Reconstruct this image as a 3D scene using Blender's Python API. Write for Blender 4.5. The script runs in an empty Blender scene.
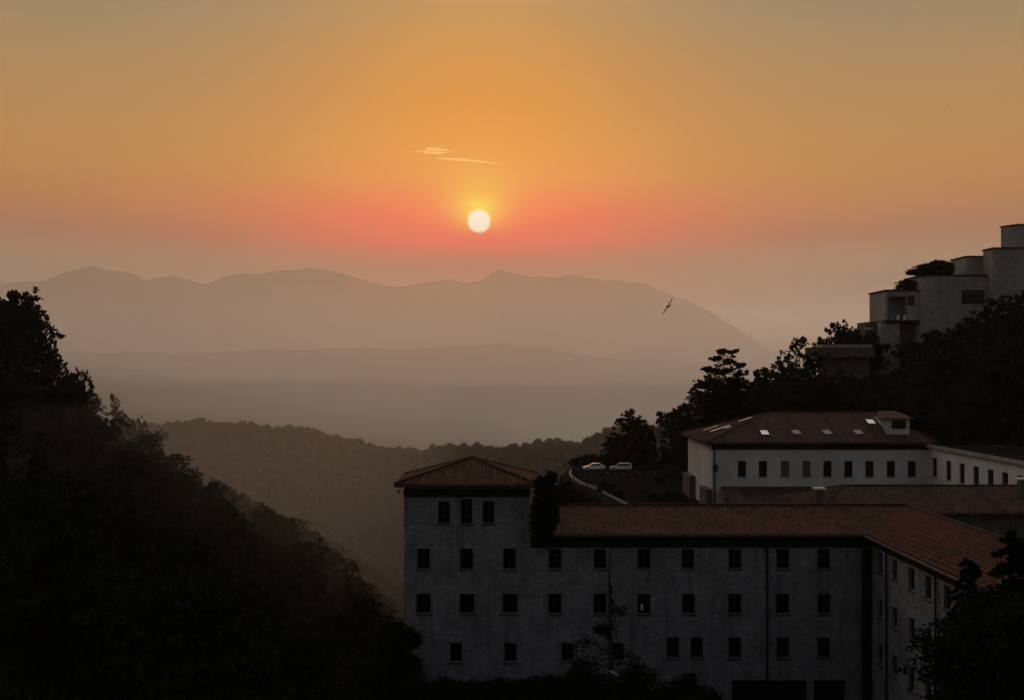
import bpy, math, random
import numpy as np
from math import radians, sin, cos, pi
from mathutils import Vector, Matrix

SC = bpy.context.scene
COL = SC.collection
random.seed(7)
HZ = 370.0            # image row of eye level
F = 1000.0            # focal length in pixels

# ---------------------------------------------------------------- camera
cam = bpy.data.cameras.new('camera')
cam.sensor_width = 36.0
cam.lens = 36.0 * F / 1024.0
cam.shift_y = 20.0 / 1024.0
cam.clip_start = 0.5
cam.clip_end = 60000.0
camo = bpy.data.objects.new('camera', cam)
camo.rotation_euler = (radians(90), 0, 0)
COL.objects.link(camo)
SC.camera = camo

SC.view_settings.view_transform = 'Standard'
SC.view_settings.look = 'None'
SC.view_settings.exposure = 0.0
SC.view_settings.gamma = 1.0
SC.view_settings.use_curve_mapping = False
SC.cycles.use_denoising = True
SC.cycles.volume_bounces = 14
SC.cycles.max_bounces = 16
SC.cycles.diffuse_bounces = 3
SC.cycles.transparent_max_bounces = 8

# ---------------------------------------------------------------- sun + sky
SUN = Vector((-0.033, 1.0, 0.149)).normalized()
SUN_EL = math.asin(SUN.z)
SUN_AZ = math.atan2(SUN.x, SUN.y)
sun = bpy.data.lights.new('sun', 'SUN')
sun.energy = 0.32
sun.angle = radians(0.6)
sun.color = (1.0, 0.36, 0.09)
suno = bpy.data.objects.new('sun', sun)
suno.rotation_euler = SUN.to_track_quat('Z', 'Y').to_euler()
COL.objects.link(suno)


def build_world():
    w = bpy.data.worlds.new('World')
    SC.world = w
    w.use_nodes = True
    nt = w.node_tree
    N, L = nt.nodes, nt.links
    N.clear()

    def m(op, a, b=None, c=None, clamp=False):
        n = N.new('ShaderNodeMath')
        n.operation = op
        n.use_clamp = clamp
        for i, v in enumerate((a, b, c)):
            if v is None:
                continue
            if isinstance(v, (int, float)):
                n.inputs[i].default_value = v
            else:
                L.new(v, n.inputs[i])
        return n.outputs[0]

    tc = N.new('ShaderNodeTexCoord')
    nrm = N.new('ShaderNodeVectorMath'); nrm.operation = 'NORMALIZE'
    L.new(tc.outputs['Generated'], nrm.inputs[0])
    sep = N.new('ShaderNodeSeparateXYZ')
    L.new(nrm.outputs[0], sep.inputs[0])
    X, Y, Z = sep.outputs
    el = m('MULTIPLY', m('ARCSINE', Z), 180 / pi)          # elevation, degrees
    az = m('MULTIPLY', m('ARCTAN2', X, Y), 180 / pi)       # azimuth, degrees
    daz = m('SUBTRACT', az, math.degrees(SUN_AZ))

    def ramp(fac, stops):
        r = N.new('ShaderNodeValToRGB')
        r.color_ramp.interpolation = 'EASE' if False else 'LINEAR'
        e = r.color_ramp.elements
        while len(e) > 1:
            e.remove(e[-1])
        for i, (p, c) in enumerate(stops):
            q = e[0] if i == 0 else e.new(p)
            q.position = p
            q.color = (*c, 1)
        L.new(fac, r.inputs[0])
        return r.outputs[0]

    def mix(f, a, b, mode='MIX'):
        n = N.new('ShaderNodeMix'); n.data_type = 'RGBA'; n.blend_type = mode
        if isinstance(f, (int, float)):
            n.inputs[0].default_value = f
        else:
            L.new(f, n.inputs[0])
        for i, v in ((6, a), (7, b)):
            if isinstance(v, tuple):
                n.inputs[i].default_value = (*v, 1)
            else:
                L.new(v, n.inputs[i])
        return n.outputs[2]

    t = m('DIVIDE', el, 60.0, clamp=True)
    core = ramp(t, SKY_CORE)
    side = ramp(t, SKY_SIDE)
    g = m('POWER', 2.718, m('MULTIPLY', m('MULTIPLY', daz, daz), -1 / (11.5 ** 2)))
    sunset = mix(g, side, core)
    # yellow aureole close to the disc
    dot = N.new('ShaderNodeVectorMath'); dot.operation = 'DOT_PRODUCT'
    L.new(nrm.outputs[0], dot.inputs[0]); dot.inputs[1].default_value = tuple(SUN)
    ang = m('MULTIPLY', m('ARCCOSINE', m('MINIMUM', dot.outputs['Value'], 1.0)), 180 / pi)
    up = m('MULTIPLY_ADD', m('SUBTRACT', el, math.degrees(SUN_EL)), 0.55, 0.50, clamp=True)
    aur = m('MULTIPLY', m('POWER', 2.718, m('MULTIPLY', ang, -1 / 0.95)), up)
    sunset = mix(aur, sunset, AUREOLE, 'ADD')
    disc = m('SMOOTH_MIN', 1.0, m('MULTIPLY', m('SUBTRACT', 0.72, ang), 5.0, clamp=True), 0.02)
    sunset = mix(disc, sunset, DISC)
    # the rest of the sky: low-sun Nishita sky, dimmed to dusk
    sky = N.new('ShaderNodeTexSky')
    sky.sky_type = 'NISHITA'
    sky.sun_disc = False
    sky.sun_elevation = SUN_EL
    sky.sun_rotation = SUN_AZ
    sky.air_density = 1.3
    sky.dust_density = 4.0
    sky.ozone_density = 1.2
    dusk = mix(1.0, sky.outputs[0], SKY_REST, 'MULTIPLY')
    # sunset glow fades out sideways and upwards
    fa = m('SUBTRACT', 1.0, m('SMOOTHSTEP', 0, 0) if False else m('DIVIDE', m('SUBTRACT', m('ABSOLUTE', daz), 38.0), 95.0, clamp=True), clamp=True)
    fe = m('SUBTRACT', 1.0, m('DIVIDE', m('SUBTRACT', el, 44.0), 20.0, clamp=True), clamp=True)
    f = m('MULTIPLY', fa, fe)
    col = mix(f, dusk, sunset)
    bg = N.new('ShaderNodeBackground')
    bg.inputs['Strength'].default_value = 1.0
    L.new(col, bg.inputs['Color'])
    out = N.new('ShaderNodeOutputWorld')
    L.new(bg.outputs[0], out.inputs['Surface'])
    w.cycles.sampling_method = 'MANUAL'
    w.cycles.sample_map_resolution = 1024


def s2l(r, g, b, k=1.0):
    f = lambda c: (c / 255 / 12.92 if c / 255 <= 0.04045 else ((c / 255 + 0.055) / 1.055) ** 2.4) * k
    return (f(r), f(g), f(b))


# (elevation in degrees, linear colour) above the sun, and 25 degrees to either side of it
#FIT
SKY_EL = [0.0, 2.0, 4.0, 6.0, 7.4, 8.8, 10.8, 12.5, 15.1, 20.0, 29.0, 45.0, 60.0]  # stops above the frame and at the horizon raised to light haze and mist
CORE = [(2.400, 1.700, 1.250), (2.400, 1.700, 1.250), (0.240, 0.027, 0.027), (0.431, 0.004, 0.004), (1.332, 0.004, 0.004), (1.449, 0.070, 0.004), (1.131, 0.331, 0.004), (0.980, 0.345, 0.004), (0.816, 0.296, 0.004), (0.562, 0.294, 0.077), (1.080, 0.930, 0.780), (1.220, 1.140, 1.060), (0.250, 0.240, 0.240)]
SIDE = [(1.700, 1.400, 1.150), (1.700, 1.400, 1.150), (0.050, 0.050, 0.050), (0.288, 0.146, 0.068), (0.365, 0.065, 0.004), (0.500, 0.146, 0.004), (0.524, 0.207, 0.008), (0.494, 0.227, 0.033), (0.420, 0.230, 0.073), (0.268, 0.215, 0.130), (0.880, 0.800, 0.700), (1.020, 0.970, 0.920), (0.220, 0.210, 0.220)]
#ENDFIT
SKY_CORE = [(e / 60.0, c) for e, c in zip(SKY_EL, CORE)]
SKY_SIDE = [(e / 60.0, c) for e, c in zip(SKY_EL, SIDE)]
AUREOLE = (0.25, 2.3, 0.0)
DISC = (1.6, 1.55, 1.2)
SKY_REST = (0.126, 0.104, 0.096)
build_world()

# ---------------------------------------------------------------- materials
MATS = {}


def mat(name, col, rough=0.9, col2=None, nscale=1.0, bump=0.0, metallic=0.0, kind=None, spec=0.3, bscale=None, p=None):
    if name in MATS:
        return MATS[name]
    m = bpy.data.materials.new(name)
    m.use_nodes = True
    nt = m.node_tree
    N, L = nt.nodes, nt.links
    b = N['Principled BSDF']
    b.inputs['Roughness'].default_value = rough
    b.inputs['Metallic'].default_value = metallic
    b.inputs['Specular IOR Level'].default_value = spec
    b.inputs['Base Color'].default_value = (*col, 1)
    tc = N.new('ShaderNodeTexCoord')

    def noise(scale, detail=5, src='Object'):
        n = N.new('ShaderNodeTexNoise')
        n.inputs['Scale'].default_value = scale
        n.inputs['Detail'].default_value = detail
        n.inputs['Roughness'].default_value = 0.65
        L.new(tc.outputs[src], n.inputs['Vector'])
        return n

    def rgbmix(f, a, c, mode='MIX'):
        n = N.new('ShaderNodeMix'); n.data_type = 'RGBA'; n.blend_type = mode
        if isinstance(f, (int, float)): n.inputs[0].default_value = f
        else: L.new(f, n.inputs[0])
        for i, v in ((6, a), (7, c)):
            if isinstance(v, tuple): n.inputs[i].default_value = (*v, 1)
            else: L.new(v, n.inputs[i])
        return n.outputs[2]

    def stretch(src, lo, hi):
        r = N.new('ShaderNodeMapRange')
        r.inputs[1].default_value = lo; r.inputs[2].default_value = hi
        L.new(src, r.inputs[0])
        return r.outputs[0]
    c = None
    height = None
    if col2 is not None:
        n1 = noise(nscale)
        n2 = noise(nscale * 0.13)
        f = stretch(n1.outputs[0], 0.35, 0.65)
        c = rgbmix(f, col, col2)
        g = stretch(n2.outputs[0], 0.3, 0.7)
        dark = tuple(x * 0.72 for x in col)
        c2 = rgbmix(g, (0.72, 0.72, 0.72), (1.1, 1.1, 1.1))
        c = rgbmix(1.0, c, c2, 'MULTIPLY')
        height = n1.outputs[0]
    if kind == 'stone':       # coursed rubble with pale joints, seen across a facade (UV in metres)
        br = N.new('ShaderNodeTexBrick')
        L.new(tc.outputs['UV'], br.inputs['Vector'])
        br.inputs['Scale'].default_value = 1.0
        br.inputs['Brick Width'].default_value = p[0]
        br.inputs['Row Height'].default_value = p[1]
        br.inputs['Mortar Size'].default_value = 0.02
        br.inputs['Mortar Smooth'].default_value = 0.4
        br.inputs['Color1'].default_value = (0.72, 0.71, 0.74, 1)
        br.inputs['Color2'].default_value = (1.12, 1.1, 1.08, 1)
        br.inputs['Mortar'].default_value = (1.12, 1.1, 1.08, 1)
        c = rgbmix(0.85, c if c is not None else col, br.outputs['Color'], 'MULTIPLY')
        st = noise(0.35, 6, 'UV')
        c = rgbmix(stretch(st.outputs[0], 0.42, 0.62), c, (0.88, 0.87, 0.90), 'MULTIPLY')
        mp = N.new('ShaderNodeMapping'); mp.inputs['Scale'].default_value = (1.7, 0.16, 1)
        L.new(tc.outputs['UV'], mp.inputs['Vector'])
        sk = N.new('ShaderNodeTexNoise'); sk.inputs['Scale'].default_value = 1.0; sk.inputs['Detail'].default_value = 5
        L.new(mp.outputs[0], sk.inputs['Vector'])
        c = rgbmix(stretch(sk.outputs[0], 0.50, 0.68), c, (0.68, 0.67, 0.68), 'MULTIPLY')
        height = br.outputs['Fac']
    if kind == 'tile':        # rows of clay tiles, UV: u along the eave, v up the slope
        br = N.new('ShaderNodeTexBrick')
        L.new(tc.outputs['UV'], br.inputs['Vector'])
        br.inputs['Scale'].default_value = 1.0
        br.offset = 0.0
        br.inputs['Brick Width'].default_value = p[0]
        br.inputs['Row Height'].default_value = p[1]
        br.inputs['Mortar Size'].default_value = 0.028
        br.inputs['Mortar Smooth'].default_value = 0.6
        br.inputs['Color1'].default_value = (0.55, 0.5, 0.48, 1)
        br.inputs['Color2'].default_value = (1.4, 1.4, 1.4, 1)
        br.inputs['Mortar'].default_value = (0.25, 0.25, 0.25, 1)
        c = rgbmix(0.9, c if c is not None else col, br.outputs['Color'], 'MULTIPLY')
        wv = N.new('ShaderNodeTexWave')
        wv.wave_type = 'BANDS'; wv.bands_direction = 'X'
        wv.inputs['Scale'].default_value = (2 * pi / p[0]) / 20.0
        L.new(tc.outputs['UV'], wv.inputs['Vector'])
        height = wv.outputs['Color']
        st = noise(0.5, 5, 'UV')
        c = rgbmix(stretch(st.outputs[0], 0.4, 0.7), c, (0.62, 0.66, 0.6), 'MULTIPLY')
    if c is not None:
        L.new(c, b.inputs['Base Color'])
    if bump > 0 and height is not None:
        bm = N.new('ShaderNodeBump')
        bm.inputs['Strength'].default_value = 0.8
        bm.inputs['Distance'].default_value = bump
        if kind == 'stone':
            bm.invert = True
        L.new(height, bm.inputs['Height'])
        L.new(bm.outputs[0], b.inputs['Normal'])
    MATS[name] = m
    return m


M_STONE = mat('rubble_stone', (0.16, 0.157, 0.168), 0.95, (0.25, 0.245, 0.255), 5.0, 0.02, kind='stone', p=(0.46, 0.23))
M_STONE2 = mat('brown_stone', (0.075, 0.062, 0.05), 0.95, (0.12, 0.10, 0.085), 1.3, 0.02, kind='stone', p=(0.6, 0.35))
M_PLASTER = mat('white_plaster', (0.56, 0.52, 0.52), 0.9, (0.48, 0.44, 0.44), 0.6, 0.004)
M_CONC = mat('board_marked_concrete', (0.20, 0.18, 0.168), 0.95, (0.31, 0.28, 0.26), 1.1, 0.01)
M_CONC2 = mat('pale_concrete', (0.30, 0.27, 0.255), 0.95, (0.24, 0.215, 0.20), 0.9, 0.01)
M_TILE = mat('clay_tile', (0.165, 0.050, 0.022), 0.88, (0.098, 0.034, 0.018), 2.5, 0.06, kind='tile', p=(0.27, 0.42))
M_TILE2 = mat('weathered_tile', (0.108, 0.042, 0.026), 0.9, (0.075, 0.032, 0.021), 2.5, 0.06, kind='tile', p=(0.32, 0.45))
M_TILED = mat('dark_tile', (0.10, 0.055, 0.045), 0.9, (0.07, 0.04, 0.03), 2.5, 0.05, kind='tile', p=(0.32, 0.45))
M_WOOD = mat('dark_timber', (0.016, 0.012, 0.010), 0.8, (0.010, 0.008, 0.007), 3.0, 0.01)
M_FRAME = mat('window_timber', (0.016, 0.012, 0.010), 0.6)
M_GLASS = mat('window_glass', (0.004, 0.004, 0.005), 0.25, spec=0.25)
M_SKYL = mat('skylight_glass', (0.66, 0.64, 0.66), 0.3, metallic=0.6)
M_PIPE = mat('downpipe_metal', (0.02, 0.02, 0.022), 0.6, metallic=0.4)
M_BARK = mat('bark', (0.05, 0.038, 0.028), 0.95, (0.03, 0.024, 0.018), 6.0, 0.02)
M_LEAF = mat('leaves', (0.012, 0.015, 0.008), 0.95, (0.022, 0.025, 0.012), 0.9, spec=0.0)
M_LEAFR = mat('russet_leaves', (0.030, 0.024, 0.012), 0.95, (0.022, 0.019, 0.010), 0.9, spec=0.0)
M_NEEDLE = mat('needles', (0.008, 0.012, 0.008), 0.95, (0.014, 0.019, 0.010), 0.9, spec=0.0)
M_EARTH = mat('forest_floor', (0.016, 0.015, 0.010), 0.97, (0.026, 0.023, 0.015), 0.05, spec=0.0)
M_WOODS = mat('far_woods', (0.04, 0.038, 0.022), 0.97, (0.062, 0.055, 0.034), 0.012, spec=0.0)
M_ASPH = mat('asphalt', (0.010, 0.010, 0.011), 0.95, (0.018, 0.017, 0.017), 0.8, 0.004, spec=0.0)
M_KERB = mat('kerb_stone', (0.24, 0.23, 0.22), 0.8, (0.10, 0.095, 0.09), 0.8)
M_CARW = mat('white_car_paint', (0.78, 0.76, 0.75), 0.25, spec=0.6)
M_CARS = mat('silver_car_paint', (0.55, 0.55, 0.56), 0.28, metallic=0.35, spec=0.6)
M_TYRE = mat('tyre_rubber', (0.012, 0.012, 0.012), 0.9)
M_RIM = mat('wheel_rim', (0.4, 0.4, 0.4), 0.4, metallic=0.7)
M_CGLASS = mat('car_glass', (0.01, 0.01, 0.012), 0.08, spec=0.5)
M_BIRD = mat('bird_feathers', (0.018, 0.014, 0.012), 0.8, (0.03, 0.024, 0.02), 9.0)
M_PALE = mat('pale_paint', (0.68, 0.63, 0.52), 0.8, (0.6, 0.56, 0.48), 0.7)
M_METAL = mat('galvanised_metal', (0.35, 0.35, 0.35), 0.4, metallic=0.8)
M_LIGHTM = mat('lamp_glass', (0.6, 0.58, 0.5), 0.3)

# ---------------------------------------------------------------- mesh helpers


class MB:
    def __init__(s):
        s.v = []; s.f = []; s.uv = []; s.mi = []

    def quad(s, pts, uvs=None, mi=0):
        b = len(s.v)
        s.v += [tuple(p) for p in pts]
        s.f.append(tuple(range(b, b + len(pts))))
        if uvs is None:
            uvs = autouv(pts)
        s.uv.append(uvs); s.mi.append(mi)

    def box(s, x0, x1, y0, y1, z0, z1, mi=0):
        c = [(x0, y0, z0), (x1, y0, z0), (x1, y1, z0), (x0, y1, z0), (x0, y0, z1), (x1, y0, z1), (x1, y1, z1), (x0, y1, z1)]
        for q in ((0, 1, 5, 4), (1, 2, 6, 5), (2, 3, 7, 6), (3, 0, 4, 7), (4, 5, 6, 7), (3, 2, 1, 0)):
            s.quad([c[i] for i in q], mi=mi)

    def prism(s, poly, z0, z1, mi=0):
        """poly counter-clockwise seen from above"""
        n = len(poly)
        for i in range(n):
            a, b = poly[i], poly[(i + 1) % n]
            s.quad([(a[0], a[1], z0), (b[0], b[1], z0), (b[0], b[1], z1), (a[0], a[1], z1)], mi=mi)
        s.quad([(p[0], p[1], z1) for p in poly], mi=mi)
        s.quad([(p[0], p[1], z0) for p in reversed(poly)], mi=mi)

    def tube(s, pts, rad, n=6, mi=0, cap=True):
        pts = [Vector(p) for p in pts]
        if isinstance(rad, (int, float)): rad = [rad] * len(pts)
        rings = []
        for i, p in enumerate(pts):
            d = (pts[min(i + 1, len(pts) - 1)] - pts[max(i - 1, 0)]).normalized()
            a = d.orthogonal().normalized() if abs(d.z) > 0.99 else d.cross(Vector((0, 0, 1))).normalized()
            bb = d.cross(a)
            rings.append([p + (a * cos(2 * pi * k / n) + bb * sin(2 * pi * k / n)) * rad[i] for k in range(n)])
        b = len(s.v)
        for r in rings: s.v += [tuple(q) for q in r]
        for i in range(len(rings) - 1):
            for k in range(n):
                s.f.append((b + i * n + k, b + (i + 1) * n + k, b + (i + 1) * n + (k + 1) % n, b + i * n + (k + 1) % n))
                s.uv.append([(0, 0)] * 4); s.mi.append(mi)
        if cap:
            s.f.append(tuple(b + k for k in range(n))); s.uv.append([(0, 0)] * n); s.mi.append(mi)
            s.f.append(tuple(b + (len(rings) - 1) * n + k for k in reversed(range(n)))); s.uv.append([(0, 0)] * n); s.mi.append(mi)

    def build(s, name, mats, parent=None, smooth=False, bevel=0):
        me = bpy.data.meshes.new(name)
        me.from_pydata(s.v, [], s.f)
        uvl = me.uv_layers.new(name='UVMap')
        flat = [c for f in s.uv for p in f for c in p]
        uvl.data.foreach_set('uv', flat)
        if not isinstance(mats, (list, tuple)): mats = [mats]
        for m_ in mats: me.materials.append(m_)
        me.polygons.foreach_set('material_index', s.mi)
        if smooth: me.polygons.foreach_set('use_smooth', [True] * len(s.f))
        me.update()
        o = bpy.data.objects.new(name, me)
        COL.objects.link(o)
        if parent is not None: o.parent = parent
        return o


def autouv(pts):
    p = [Vector(q) for q in pts]
    n = (p[1] - p[0]).cross(p[2] - p[0])
    if n.length < 1e-9 and len(p) > 3: n = (p[2] - p[0]).cross(p[3] - p[0])
    n.normalize() if n.length > 1e-9 else None
    if abs(n.z) > 0.9: return [(q.x, q.y) for q in p]
    if abs(n.y) > abs(n.x): return [(q.x, q.z) for q in p]
    return [(q.y, q.z) for q in p]


def thing(name, label, cat, loc=(0, 0, 0), rz=0, group=None):
    o = bpy.data.objects.new(name, None)
    o.empty_display_size = 0.5
    o.location = loc; o.rotation_euler = (0, 0, rz)
    COL.objects.link(o)
    return tag(o, label, cat, group)


def tag(o, label=None, cat=None, group=None, kind=None):
    if label: o['label'] = label
    if cat: o['category'] = cat
    if group: o['group'] = group
    if kind: o['kind'] = kind
    return o


def np_mesh(name, v, f, m_, parent=None, smooth=False):
    """v (n,3) array, f (m,4) or (m,3) index array"""
    me = bpy.data.meshes.new(name)
    k = f.shape[1]
    me.vertices.add(len(v)); me.vertices.foreach_set('co', np.asarray(v, dtype=np.float32).ravel())
    me.loops.add(len(f) * k); me.loops.foreach_set('vertex_index', np.asarray(f, dtype=np.int32).ravel())
    me.polygons.add(len(f)); me.polygons.foreach_set('loop_start', np.arange(0, len(f) * k, k, dtype=np.int32))
    me.update(calc_edges=True)
    me.validate()
    if smooth: me.polygons.foreach_set('use_smooth', np.ones(len(me.polygons), dtype=bool))
    me.materials.append(m_)
    o = bpy.data.objects.new(name, me)
    COL.objects.link(o)
    if parent is not None: o.parent = parent
    return o


def hsh(ix, iy, seed):
    h = (ix.astype(np.int64) * 374761393 + iy.astype(np.int64) * 668265263 + seed * 1442695041) & 0xFFFFFFFF
    h = ((h ^ (h >> 13)) * 1274126177) & 0xFFFFFFFF
    return ((h ^ (h >> 16)) & 0xFFFF) / 65535.0


def vnoise(x, y, seed=0):
    ix, iy = np.floor(x), np.floor(y)
    fx, fy = x - ix, y - iy
    fx = fx * fx * (3 - 2 * fx); fy = fy * fy * (3 - 2 * fy)
    a, b = hsh(ix, iy, seed), hsh(ix + 1, iy, seed)
    c, d = hsh(ix, iy + 1, seed), hsh(ix + 1, iy + 1, seed)
    return (a * (1 - fx) + b * fx) * (1 - fy) + (c * (1 - fx) + d * fx) * fy


def fbm(x, y, octv=4, seed=0):
    s, a, t = 0, 1.0, 0
    for i in range(octv):
        s = s + a * (vnoise(x * 2 ** i, y * 2 ** i, seed + i * 17) - 0.5); t += a; a *= 0.55
    return s / t


def sst(x, a, b):
    t = np.clip((x - a) / (b - a), 0, 1)
    return t * t * (3 - 2 * t)


def at(px, py, Y):
    """point at distance Y seen at picture position px, py"""
    return Vector(((px - 512) / F * Y, Y, (HZ - py) / F * Y))


# ---------------------------------------------------------------- terrain
NEAR_CREST = [(-2000, -60), (100, 423), (160, 421), (200, 419), (250, 421), (272, 424), (300, 430), (330, 434), (370, 442),
              (400, 447), (430, 449), (450, 443), (475, 442), (500, 444), (520, 441), (540, 440), (560, 437), (580, 441),
              (592, 432), (612, 427), (640, 425), (700, 430), (800, 440), (1100, 430)]
NC_X = np.array([p[0] for p in NEAR_CREST[1:]], float)
NC_Y = np.array([p[1] for p in NEAR_CREST[1:]], float)


def ground_h(x, y, detail=True):
    x = np.asarray(x, float); y = np.asarray(y, float)
    yy = np.maximum(y, 1.0)
    px = 512 + F * x / yy
    # deep valley with a wooded cross ridge at about 1.1 km
    crest = (HZ - np.interp(px, NC_X, NC_Y)) * 1.1 - 9
    base = np.interp(y, [-200, 0, 60, 120, 250, 400, 600, 800], [-20, -30, -38, -66, -98, -112, -114, -108])
    relief = 34 * fbm(x / 150, y / 150, 4, 71) + 9 * fbm(x / 60, y / 60, 3, 72)
    base = base + sst(y, 200, 420) * relief
    t = sst(y, 560, 1120)
    v = base * (1 - t) + (crest + relief * .5 * (1 - sst(y, 950, 1100))) * t
    back = np.interp(y, [1120, 1500, 2200, 14000], [0, 110, 230, 230])
    v = np.where(y > 1120, np.maximum(crest - back, -300), v)
    v = np.where(y > 2200, -290 + 20 * fbm(x / 900, y / 900, 3, 3), v)
    # left spur
    xr = np.interp(y, [0, 300, 380, 480, 520, 700], [-89, -90, -84, -63, -53, -20])
    zr = np.interp(y, [-100, 100, 165, 182, 200, 215, 230, 270, 320, 380, 480, 520, 620, 750],
                   [14, 10, 3.5, 1.5, -6.0, -9.5, -15.5, -25, -43, -60, -98, -118, -160, -200])
    zr = zr - 2.5 * sst(y, 172, 186) * (1 - sst(y, 330, 420)) + 3 * fbm(y / 30, y * 0 + 3, 3, 5)
    left = zr - 0.70 * np.maximum(0, x - xr) + 0.10 * np.maximum(0, xr - x)
    left = left + 4.0 * fbm(x / 22, y / 22, 4, 9)
    left = np.where(y < 0, -30, left)
    # right hill behind the monastery
    ramp = np.interp(x, [0, 20, 30, 40, 55, 79, 107, 150, 250, 600], [-120, -26, -19, -15, -10, -1.5, 7, 22, 55, 90])
    right = ramp - 0.42 * np.maximum(0, 195 - y) - 0.6 * np.maximum(0, y - 250)
    right = right + 2.0 * fbm(x / 18, y / 18, 3, 21)
    # terrace that carries the monastery and the car park
    xe = np.interp(y, [50, 62, 82, 95, 120, 145, 164, 177, 191, 205, 215], [-16, -11, -10, 4, 10, 13.5, 12.0, 9.5, 9.5, 12, 16])
    tm = sst(x, xe - 4, xe) * (1 - sst(y, 212, 245)) * sst(y, 44, 64)
    tz = np.interp(y, [0, 64, 72, 80, 100, 135, 145, 220], [-24, -23.5, -22.6, -21.5, -21, -20.2, -19.62, -19.62])
    z = np.maximum(v, left)
    z = np.maximum(z, right)
    tz = tz - 2.8 * sst(x, 9, 13) * (1 - sst(y, 72.5, 79))
    z = z * (1 - tm) + np.maximum(tz, right) * tm
    # hillside under the viewer
    fall = -2.0 - 28.5 * sst(y, 3, 38)
    nearm = 1 - sst(y, 34, 56)
    lat = np.maximum(0, np.abs(x) - 60)
    z = np.where(y < 56, fall * nearm + z * (1 - nearm), z)
    z = np.where(y < 56, np.minimum(z, -0.36 * np.maximum(y, 3) + 0.3), z)
    z = np.where(y < 0, -2.0 - 0.12 * np.minimum(-y, 200), z)
    if detail:
        r = np.hypot(x, y)
        free = 1 - tm * (1 - sst(right, tz, tz + 2))
        z = z + free * (1.0 * fbm(x / 6, y / 6, 3, 31) * sst(y, 50, 80))
        z = z + sst(r, 500, 900) * 7 * fbm(x / 45, y / 45, 4, 41)
    return z


def build_ground():
    ang = np.concatenate([np.linspace(-180, -42, 40)[:-1], np.linspace(-42, 42, 520), np.linspace(42, 180, 40)[1:]])
    ang = np.radians(ang[:-1])
    rad = np.concatenate([[0.0], np.geomspace(3, 23500, 440)])
    A, R = np.meshgrid(ang, rad)
    x, y = R * np.sin(A), R * np.cos(A)
    z = ground_h(x, y)
    z = np.where(R > 9000, -290, z)
    n, m_ = len(rad), len(ang)
    v = np.stack([x, y, z], -1).reshape(-1, 3)
    i, j = np.meshgrid(np.arange(n - 1), np.arange(m_), indexing='ij')
    j2 = (j + 1) % m_
    f = np.stack([i * m_ + j, i * m_ + j2, (i + 1) * m_ + j2, (i + 1) * m_ + j], -1).reshape(-1, 4)[:, ::-1]
    f = f[len(ang):]
    o = np_mesh('ground', v, f, M_EARTH, smooth=True)
    tag(o, kind='structure')
    # small disc under the viewer closes the first ring
    return o


build_ground()


def ridge(name, crest, Y, front, back, foot, m_, rough, seed, cell, nx=900, ny=70, recede=0):
    """a range of hills: crest line given as (picture column, row) at distance Y, with true depth"""
    cx = np.array([c[0] for c in crest], float); cy = np.array([c[1] for c in crest], float)
    t = np.linspace(-1, 1, ny)
    s = np.where(t < 0, t * front, t * back)
    PX, SS = np.meshgrid(np.linspace(cx[0], cx[-1], nx), s)
    YC = Y + recede * sst(PX, 560, 820)          # the range runs away to the right
    XX = (PX - 512) / F * YC
    TT = np.meshgrid(PX[0], t)[1]
    crz = (HZ - np.interp(PX, cx, cy)) / F * YC
    wob = fbm(XX / (front * 0.5), SS / (front * 0.5), 4, seed)
    prof = np.cos(np.clip(np.abs(TT), 0, 1) ** 0.9 * pi / 2) ** 1.2
    # spurs and gullies running down the slope
    spur = fbm(XX / (front * 0.22) + 0.6 * wob, SS / (front * 0.9), 4, seed + 5)
    Z = foot + (crz - foot) * np.clip(prof * (1 + 0.9 * spur * (1 - prof)), 0, 1)
    Z = Z + rough * fbm(XX / cell, SS / cell, 4, seed + 9) * (0.4 + 0.6 * prof)
    YY = YC + SS + 0.10 * front * wob
    v = np.stack([XX, YY, Z], -1).reshape(-1, 3)
    i, j = np.meshgrid(np.arange(ny - 1), np.arange(nx - 1), indexing='ij')
    f = np.stack([i * nx + j, i * nx + j + 1, (i + 1) * nx + j + 1, (i + 1) * nx + j], -1).reshape(-1, 4)
    o = np_mesh(name, v, f, m_, smooth=True)
    return tag(o, kind='structure')


MID = [(-260, 395), (-60, 372), (60, 361), (90, 358), (120, 354), (150, 353), (200, 355), (240, 352), (275, 350), (310, 352),
       (330, 348), (360, 349), (400, 351), (440, 347), (480, 346), (500, 345), (540, 347), (560, 351), (580, 355), (600, 359),
       (625, 361), (645, 360), (680, 362), (720, 366), (780, 372), (900, 380), (1200, 395)]
FAR = [(-300, 300), (-100, 290), (0, 286), (30, 283), (60, 277), (80, 270), (95, 268), (112, 269), (130, 274), (150, 282),
       (175, 277), (192, 280), (210, 286), (222, 281), (235, 276), (265, 275), (280, 272), (300, 269), (320, 269), (340, 272),
       (355, 276), (375, 283), (400, 285), (430, 282), (465, 282), (484, 280), (492, 274), (500, 271), (510, 273), (530, 277),
       (560, 278), (575, 276), (590, 280), (615, 281), (640, 283), (655, 289), (678, 297), (698, 306), (718, 318), (742, 335), (770, 350),
       (840, 362), (1000, 368), (1300, 372)]
FAR2 = [(200, 372), (300, 356), (380, 345), (430, 338), (470, 332), (500, 328), (530, 328), (560, 333), (600, 342), (660, 352),
        (760, 364), (900, 375)]
ridge('wooded_ridge', MID, 7200, 2900, 1800, -285, M_WOODS, 46, 3, 85, nx=1800, ny=130)
ridge('far_ridge', FAR2, 12300, 1900, 1600, -285, M_WOODS, 20, 13, 150, nx=500, ny=50)
ridge('mountain_range', FAR, 15600, 2400, 1400, -285, M_WOODS, 150, 23, 330, nx=1600, ny=90, recede=7000)

# ---------------------------------------------------------------- haze
HAZE_D = 0.00005


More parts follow.
